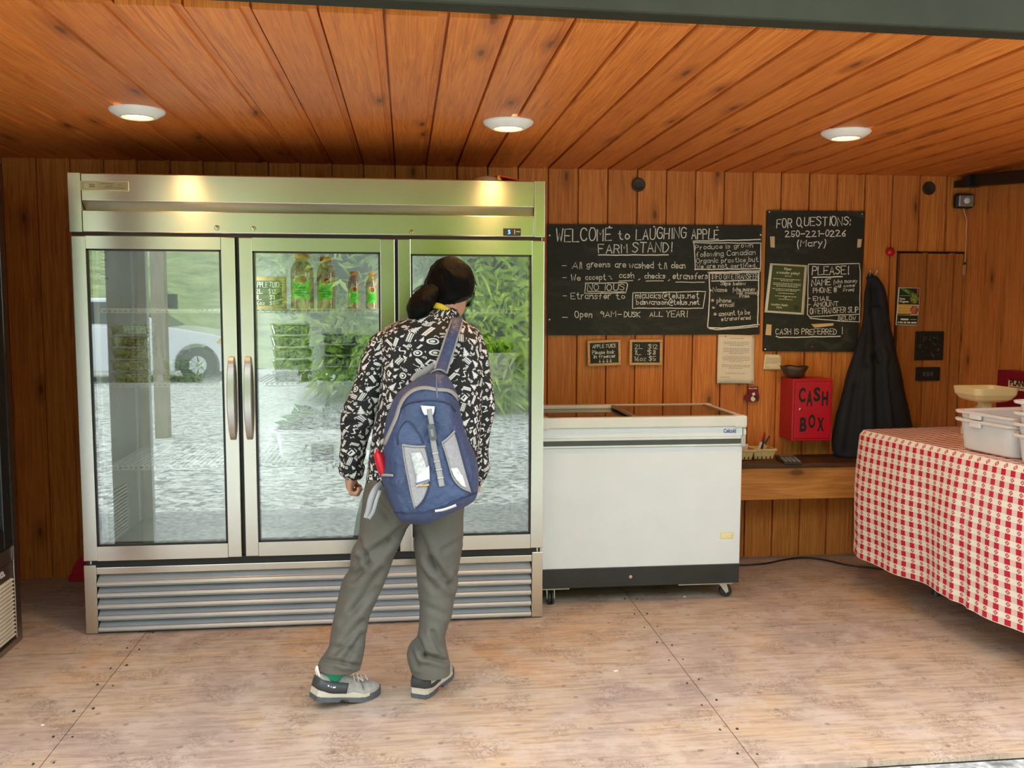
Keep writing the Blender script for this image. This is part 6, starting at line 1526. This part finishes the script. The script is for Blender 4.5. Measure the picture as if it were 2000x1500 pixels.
# ---- shoes
s_up = simple('grey_mesh', (.34, .31, .28), .8, var=.15, vs=60, bump=.3, bs=300, bd=.001); s_dk = simple('charcoal_panel', (.045, .048, .052), .5, var=.15); s_mid = simple('stone_midsole', (.50, .45, .36), .6, var=.1); s_out = simple('outsole_rubber', (.075, .08, .088), .6, var=.25, vs=40); s_wh = simple('off_white_loop', (.75, .70, .66), .7); s_sock = simple('green_sock', (.02, .26, .14), .85, bump=.3, bs=400, bd=.001); s_red = simple('red_lug', (.5, .05, .05), .5)
def shoe(hx, hy, ang, pitch, lift, mirror, text, ankle):
    ca, sa = math.cos(ang), math.sin(ang); cp, sp_ = math.cos(pitch), math.sin(pitch); ub = .175
    def T(u, w, z):
        du, dz = u - ub, z; u2 = ub + du * cp + dz * sp_; z2 = -du * sp_ + dz * cp
        if u > ub: u2 = ub + du; z2 = z * (1)
        w *= mirror; return (hx + u2 * ca - w * sa, hy + u2 * sa + w * ca, z2 + lift)
    prof = [(0.0, .020, .086), (.006, .028, .092), (.03, .034, .094), (.06, .036, .090), (.09, .037, .088), (.12, .041, .082), (.15, .046, .070), (.18, .049, .060), (.21, .047, .053), (.24, .038, .046), (.258, .024, .038), (.266, .010, .030)]
    P = smooth_rows(prof, 34); mb = MB(); R = np.zeros((34, 22, 3))
    for i, (u, w, h) in enumerate(P):
        for k in range(22):
            q = PI * k / 21; e = .75 if u > .1 else .45
            R[i, k] = T(u, w * math.copysign(abs(math.cos(q)) ** .7, math.cos(q)) * (1 - .18 * math.sin(q) ** 2), .022 + (h - .022) * math.sin(q) ** e)
    mb.rings(R, close=False); mb.add(R[0], [tuple(range(22))])
    sh = mb.build('shoe', s_up, pr, smooth=True)
    def wid(u): return float(np.interp(u, [p[0] for p in prof], [p[1] for p in prof]))
    def band(name, u0, u1, zlo, zhi, grow, mt_, par=sh):
        us = np.linspace(u0, u1, 40); mb = MB(); L = []
        for s in (1, -1):
            seq = us if s == 1 else us[::-1]
            for u in seq: L.append((u, s * (wid(u) + grow(u))))
        lo = [T(u, w, zlo(u)) for u, w in L]; hi = [T(u, w * .985, zhi(u)) for u, w in L]; mb.rings(np.array([lo, hi]), cap0=True, cap1=True); return mb.build(name, mt_, par)
    arch = lambda u: .004 if not (.075 < u < .125) else .012
    band('outsole', -.004, .267, lambda u: .0 if not (.08 < u < .12) else .010, lambda u: .017 + .010 * max(0, (u - .2) / .06), lambda u: .007, s_out)
    band('midsole', -.003, .20, lambda u: .014, lambda u: .030 + .018 * math.exp(-((u - .0) / .03) ** 2) + .006 * math.exp(-((u - .13) / .02) ** 2), lambda u: .0055, s_mid)
    mb = MB(); us = np.linspace(.0, .105, 16); L = [(u, 1) for u in us[::-1]] + [(u, -1) for u in us]
    top = lambda u: .078 - .012 * (u / .105) ** .6; bot = lambda u: .030 + .010 * math.exp(-(u / .03) ** 2) - .0 * u
    mb.rings(np.array([[T(u - .003, s * (wid(u) + .0045), bot(u)) for u, s in L], [T(u - .003, s * (wid(u) + .004), (bot(u) + top(u)) / 2) for u, s in L], [T(u - .001, s * (wid(u) * .97 + .003), top(u)) for u, s in L]]), close=False); hcp = mb.build('heel_panel', s_dk, sh, smooth=True, thick=.002)
    mb = MB(); mb.tube(list(chaikin([T(.002, -.008, .082), T(-.010, -.007, .100), T(-.012, 0, .116), T(-.010, .007, .100), T(.002, .008, .082)], 2)), .0042, 7); mb.build('heel_loop', s_wh, sh, smooth=True)
    mb = MB()
    for k in range(5): u = .135 + .018 * k; mb.tube([T(u, -.026, .070 - .05 * (u - .13)), T(u + .004, 0, .089 - .18 * (u - .13)), T(u, .026, .070 - .05 * (u - .13))], .0022, 5)
    mb.build('lace', s_wh, sh)
    if text:
        v, f = type_mesh(text, .0165, lambda x, y, d: T(.020 + x * 1.0, -(wid(.020 + x) + .0078), .052 + y - .07 * x), off=.0003); MB().add(v, f).build('lettering', simple('shoe_letter', (.78, .78, .76), .6), hcp)
    else:
        mb = MB(); u = .022
        for l_ in (.006, .003, .012): mb.add([T(u + a, -(wid(u) + .0078), z_ - .25 * (u - .02)) for a, z_ in ((0, .056), (l_, .0555), (l_, .0605), (0, .061))], [(0, 1, 2, 3)]); u += l_ + .005
        mb.build('mark', simple('shoe_letter', (.78, .78, .76), .6), hcp)
    if text: MB().obox(T(.085, -(wid(.085) + .006), .009), np.array(T(.095, 0, 0)) - T(.085, 0, 0), np.array(T(0, .002, 0)) - T(0, 0, 0), (0, 0, .004)).build('accent', s_red, sh)
    a0 = np.array(T(.052, 0, .055)); a1 = np.array(T(.056, 0, .118)); mb = MB(); mb.tube([a0, a1, np.array(ankle)], [.035, .041, .043], 16); mb.build('sock', s_sock, pr, smooth=True)
shoe(hL[0], hL[1], AL, math.radians(14), .0, 1, None, W3(662, 1280, -.795))
shoe(hR[0], hR[1], AR, 0.0, .0, 1, 'SALOMON', W3(840, 1290, -.775))

# ================================================================== BACKPACK
OUTL = [(851, 726), (838, 731), (820, 738), (803, 747), (787, 759), (773, 773), (762, 795), (753, 822), (749, 850), (748, 880), (750, 908), (742, 927), (746, 942), (753, 957), (760, 978), (768, 998), (775, 1010), (785, 1018), (802, 1022), (820, 1023.5), (840, 1021), (856, 1013), (870, 1006), (890, 997), (910, 988), (924, 979), (932, 969), (936, 945), (936, 918), (929, 888), (918, 866), (908, 840), (902, 815), (898, 795), (894, 772), (886, 752), (876, 737), (865, 728)]
YBG = -.795
OP = np.array([onY(a, b_, -.85) for a, b_ in OUTL])[:, [0, 2]]
OP = chaikin(np.vstack([OP, OP[:1]]), 2)[:-1]
def odist(Q):
    Q = np.atleast_2d(Q); A_ = OP; B_ = np.roll(OP, -1, 0); D_ = B_ - A_; best = np.full(len(Q), 9.0)
    for a, d in zip(A_, D_):
        tt = np.clip(((Q - a) @ d) / (d @ d + 1e-12), 0, 1); best = np.minimum(best, np.linalg.norm(Q - (a + tt[:, None] * d), axis=1))
    return best
def bdep(Q):
    Q = np.atleast_2d(Q); t_ = np.clip(odist(Q) / .085, 0, 1); zc = np.clip((Q[:, 1] - 0.70) / .50, 0, 1)
    D = .165 - .055 * zc
    bulge = .018 * np.exp(-(((Q[:, 0] - OP[:, 0].mean()) / .09) ** 2 + ((Q[:, 1] - .86) / .10) ** 2))
    return YBG - .03 - D * np.sqrt(1 - (1 - t_) ** 2.2) - bulge * t_
bagm = simple('blue_ripstop', (.042, .064, .140), .55, var=.16, vs=7, bump=.7, bs=26, bd=.02)
bag_g = simple('grey_webbing', (.30, .28, .27), .7, var=.08); bag_m = simple('grey_mesh_pocket', (.31, .29, .30), .65, var=.12, vs=120); bag_w = simple('white_patch', (.70, .70, .70), .5); bag_k = simple('dark_buckle', (.09, .09, .095), .4); bag_pl = simple('plastic_bag', (.62, .60, .58), .2, var=.3, vs=40, bump=.6, bs=30, bd=.01)
bp = thing('backpack', 'blue backpack with grey trim hanging from one shoulder of the person', 'backpack', (*(OP.mean(0)[0:1]), YBG, OP[:, 1].min()))
cen = np.array([OP[:, 0].mean() + .005, OP[:, 1].mean() - .02]); mb = MB(); K = 26; n = len(OP); R = np.zeros((K + 1, n, 3))
for i in range(K + 1):
    f_ = 1 - (i / K) ** 1.35 * .995
    f_ = 1 - .995 * (i / K) ** 1.8
    Q = cen + (OP - cen) * f_; y = bdep(Q)
    wv = waves(np.stack([Q[:, 0], y, Q[:, 1]], 1), 44, 14, (1, .3, .6), 71) * .0055 * min(1, i / 4) + waves(np.stack([Q[:, 0], y, Q[:, 1]], 1), 110, 14, (1, .3, 1), 72) * .0018 * min(1, i / 4)
    R[i] = np.stack([Q[:, 0], y - wv, Q[:, 1]], 1)
back = np.stack([cen[0] + (OP[:, 0] - cen[0]) * .96, np.full(n, YBG), cen[1] + (OP[:, 1] - cen[1]) * .96], 1)
mb.rings(np.concatenate([back[None], R]), cap0=True, cap1=True); mb.build('pack_body', bagm, bp, smooth=True)
def bpt(px, py, lift=.004):
    Y = -.95
    for _ in range(8): P = onY(px, py, Y); Y = .5 * Y + .5 * float(bdep(P[[0, 2]])[0])
    P = onY(px, py, Y); P[1] -= lift; return P
def rs(P, m_):
    P = np.asarray(P, float); s_ = np.concatenate([[0], np.cumsum(np.linalg.norm(np.diff(P, axis=0), axis=1))]); t_ = np.linspace(0, s_[-1], m_)
    return np.stack([np.interp(t_, s_, P[:, 0]), np.interp(t_, s_, P[:, 1])], 1)
def patch(name, L, Rr, mt_, lift=.005, par=bp, m_=18, nn=10, smooth=True, puff=0.0):
    L, Rr = rs(L, m_), rs(Rr, m_); A_ = np.zeros((m_, nn, 3))
    for i in range(m_):
        for k in range(nn): u = k / (nn - 1); A_[i, k] = bpt(*(L[i] * (1 - u) + Rr[i] * u), lift + puff * math.sin(PI * u) * math.sin(PI * min(1, i / (m_ - 1))))
    mb = MB(); mb.rings(A_, close=False); return mb.build(name, mt_, par, smooth=smooth, thick=.0025)
def strip(name, P, w, mt_, lift=.007, par=bp, m_=40):
    P = rs(chaikin(P, 2), m_); T = np.gradient(P, axis=0); T /= np.linalg.norm(T, axis=1, keepdims=True); N = np.stack([-T[:, 1], T[:, 0]], 1) * w / 2
    A_ = np.array([[bpt(*(p + n_ * s), lift) for s in (-1, 0, 1)] for p, n_ in zip(P, N)]); mb = MB(); mb.rings(A_, close=False); return mb.build(name, mt_, par, smooth=True, thick=.003)
strip('zipper_trim', [(750, 868), (760, 846), (768, 828), (775, 812), (780, 792), (789, 776), (803, 763), (820, 757), (836, 757), (852, 761), (870, 761), (884, 765), (897, 781)], 6.5, bag_g)
strip('seam_piping', [(768, 838), (773, 818), (779, 800), (790, 790), (808, 784), (835, 781), (862, 783), (880, 789), (890, 803)], 2.2, simple('dark_blue_seam', (.02, .03, .075), .6), .005)
strip('seam_piping', [(776, 868), (777, 845), (790, 822), (800, 822), (816, 842), (828, 865)], 1.8, MATS['dark_blue_seam'], .005)
for nm, L, Rr in (('mesh_pocket', [(786, 868), (790, 900), (797, 935), (804, 970), (810, 992)], [(831, 871), (838, 900), (840, 925), (838, 950), (828, 975), (812, 992)]), ('mesh_pocket', [(863, 864), (872, 890), (880, 922), (888, 940), (902, 953), (920, 960)], [(888, 841), (896, 868), (906, 905), (915, 938), (922, 960)])):
    mp_ = patch(nm, L, Rr, bag_m, .006)
    strip('pocket_trim', L, 2.0, bag_g, .009, mp_); strip('pocket_trim', [L[0], ((L[0][0] + Rr[0][0]) / 2, (L[0][1] + Rr[0][1]) / 2 + 2), Rr[0]], 3.5, bag_g, .010, mp_); strip('pocket_trim', Rr, 2.0, MATS['dark_blue_seam'], .009, mp_)
    if nm and L[0][0] < 800:
        patch('folded_leaflet', [(802, 884), (806, 905), (812, 928)], [(821, 881), (829, 900), (836, 924)], simple('leaflet_paper', (.50, .49, .48), .5, var=.25, vs=90), .010, mp_, 10, 6)
        patch('clear_packet', [(813, 928), (812, 942), (813, 950)], [(838, 908), (839, 925), (839, 938)], bag_pl, .0105, mp_, 10, 6)
        patch('blue_edge', [(812, 942), (812, 946)], [(838, 934), (838, 938)], simple('packet_blue', (.12, .16, .30), .4), .0125, mp_, 4, 6); patch('orange_edge', [(817, 946), (817, 948.5)], [(838, 944), (838, 947)], simple('packet_orange', (.7, .35, .08), .4), .0125, mp_, 4, 6)
    else: patch('clear_packet', [(880, 914), (888, 932), (902, 948)], [(893, 912), (904, 930), (911, 952)], bag_pl, .010, mp_, 10, 6)
patch('top_patch', [(821.5, 791.5), (825, 803), (829, 810)], [(849, 793), (848, 803), (845.5, 810)], bag_w, .008, bp, 6, 6)
strip('webbing_strap', [(838, 798), (840, 812), (843, 828)], 9.5, bag_g, .011); strip('webbing_strap', [(845, 856), (849, 880), (856, 912), (863, 949)], 11, bag_g, .009)
for k, (a, b_) in enumerate(((850, 884), (853, 900), (857, 916), (860, 932))):
    strip('strap_loop', [(a - 6, b_ + 1), (a + 6, b_ - 1)], 2.2, simple('pale_webbing', (.48, .46, .45), .6), .0125, bp, 6)
c0, c1 = bpt(841, 828, .016), bpt(846, 857, .016); cc_ = (c0 + c1) / 2; du_ = (c1 - c0) / 2
bk_ = MB().obox(cc_, du_, (.0115, 0, 0), (0, .006, 0)).build('buckle', bag_k, bp, bevel=.003)
MB().obox(cc_ - (0, .006, .002), du_ * .5, (.005, 0, 0), (0, .002, 0)).build('release_tab', simple('buckle_grey', (.2, .2, .21), .4), bk_, bevel=.001)
strip('reflective_bar', [(849.5, 997), (865, 995), (880, 990), (890.5, 985.5)], 4.0, bag_w, .008)
strip('bottom_seam', [(770, 1000), (800, 1003), (840, 1000), (880, 982), (932, 962)], 1.6, MATS['dark_blue_seam'], .004)
strip('pocket_edge', [(741, 927.5), (755, 927), (768, 928)], 5, bag_g, .006)
# grab loop, shoulder strap over the jacket, webbing tail
MB().tube(list(chaikin([onY(842, 729, -.83), onY(850, 722, -.85), onY(862, 722, -.85), onY(871, 729, -.83)], 2)), .006, 8, flat=.5).build('grab_loop', bag_g, bp, smooth=True)
zp = [bpt(852, 731, .012), bpt(852, 748, .012), bpt(853, 764, .012), bpt(854, 776, .012)]
MB().tube(zp, .0022, 6).build('zip_pull', simple('pull_grey', (.16, .16, .17), .5), bp)
SL = [(882, 625, -.645), (877, 640, -.695), (871, 655, -.722), (863, 680, -.745), (855, 703, -.768), (849, 720, -.80)]; SR = [(902, 630, -.64), (899, 642, -.69), (894, 657, -.718), (886, 684, -.742), (878, 708, -.765), (872, 729, -.80)]
A_ = []
for l_, r_ in zip(SL, SR):
    a, c_ = onY(*l_), onY(*r_); A_.append([a + (c_ - a) * u - np.array([0, .010 * math.sin(PI * u) + .004, 0]) for u in np.linspace(0, 1, 7)])
A_ = np.array(A_); B_ = np.array([chaikin(A_[:, k], 2) for k in range(7)]).transpose(1, 0, 2)
over = np.array([[p + (0, .05, .012) for p in B_[0]], [p + (.0, .115, -.012) for p in B_[0]]])[::-1]
B_ = np.concatenate([over, B_])
mb = MB(); mb.rings(B_, close=False); ss = mb.build('shoulder_strap', bagm, bp, smooth=True, thick=.010)
for k in (0, 6): MB().tube([p - np.array([0, .004, 0]) for p in B_[2:, k]], .0045, 7).build('strap_binding', bag_g, ss, smooth=True)
def web(name, P, w, mt_, par=bp):
    P = chaikin(np.array(P), 2); mb = MB(); T = np.gradient(P, axis=0); T /= np.linalg.norm(T, axis=1, keepdims=True); N = np.cross(T, [0, 1, 0]); N /= (np.linalg.norm(N, axis=1, keepdims=True) + 1e-9)
    mb.rings(np.stack([P - N * w / 2, P, P + N * w / 2], 1), close=False); return mb.build(name, mt_, par, smooth=True, thick=.003)
web('side_strap', [onY(849, 713, -.785), onY(835, 722, -.79), onY(822, 730, -.795), onY(812, 735, -.80), onY(806, 745, -.82)], .024, bag_g)
web('strap_tail', [onY(746, 944, -.84), onY(733, 955, -.87), onY(724, 975, -.885), onY(721, 995, -.885), onY(716, 1012, -.88)], .022, simple('silver_webbing', (.33, .33, .34), .45))
web('strap_tail', [onY(720, 1013, -.885), onY(729, 1000, -.895), onY(734, 980, -.895), onY(742, 958, -.88)], .012, MATS['silver_webbing'])
# red folding umbrella in the side pocket
um = thing('folded_umbrella', 'folded red umbrella tucked into the left side pocket of the blue backpack', 'umbrella', tuple(onY(749, 930, -.865)))
A0, A1 = onY(752, 931, -.865), onY(738, 883, -.87); mb = MB(); n = 12; R = []
for t_, r_ in ((0, .014), (.08, .019), (.5, .0195), (.85, .017), (.95, .012), (1, .006)):
    c_ = A0 + (A1 - A0) * t_; R.append([c_ + np.array([r_ * (1 + .14 * math.sin(3 * q)) * math.cos(q), r_ * (1 + .14 * math.sin(3 * q)) * math.sin(q), 0]) for q in np.linspace(0, 2 * PI, 19)[:-1]])
mb.rings(np.array(R), cap0=True, cap1=True); mb.build('canopy', simple('red_nylon', (.62, .012, .03), .45), um, smooth=True)
MB().lathe([(.006, -.004), (.008, .004), (.006, .010)], tuple(A1), 10).build('handle_tip', simple('red_tip', (.45, .01, .02), .3), um)
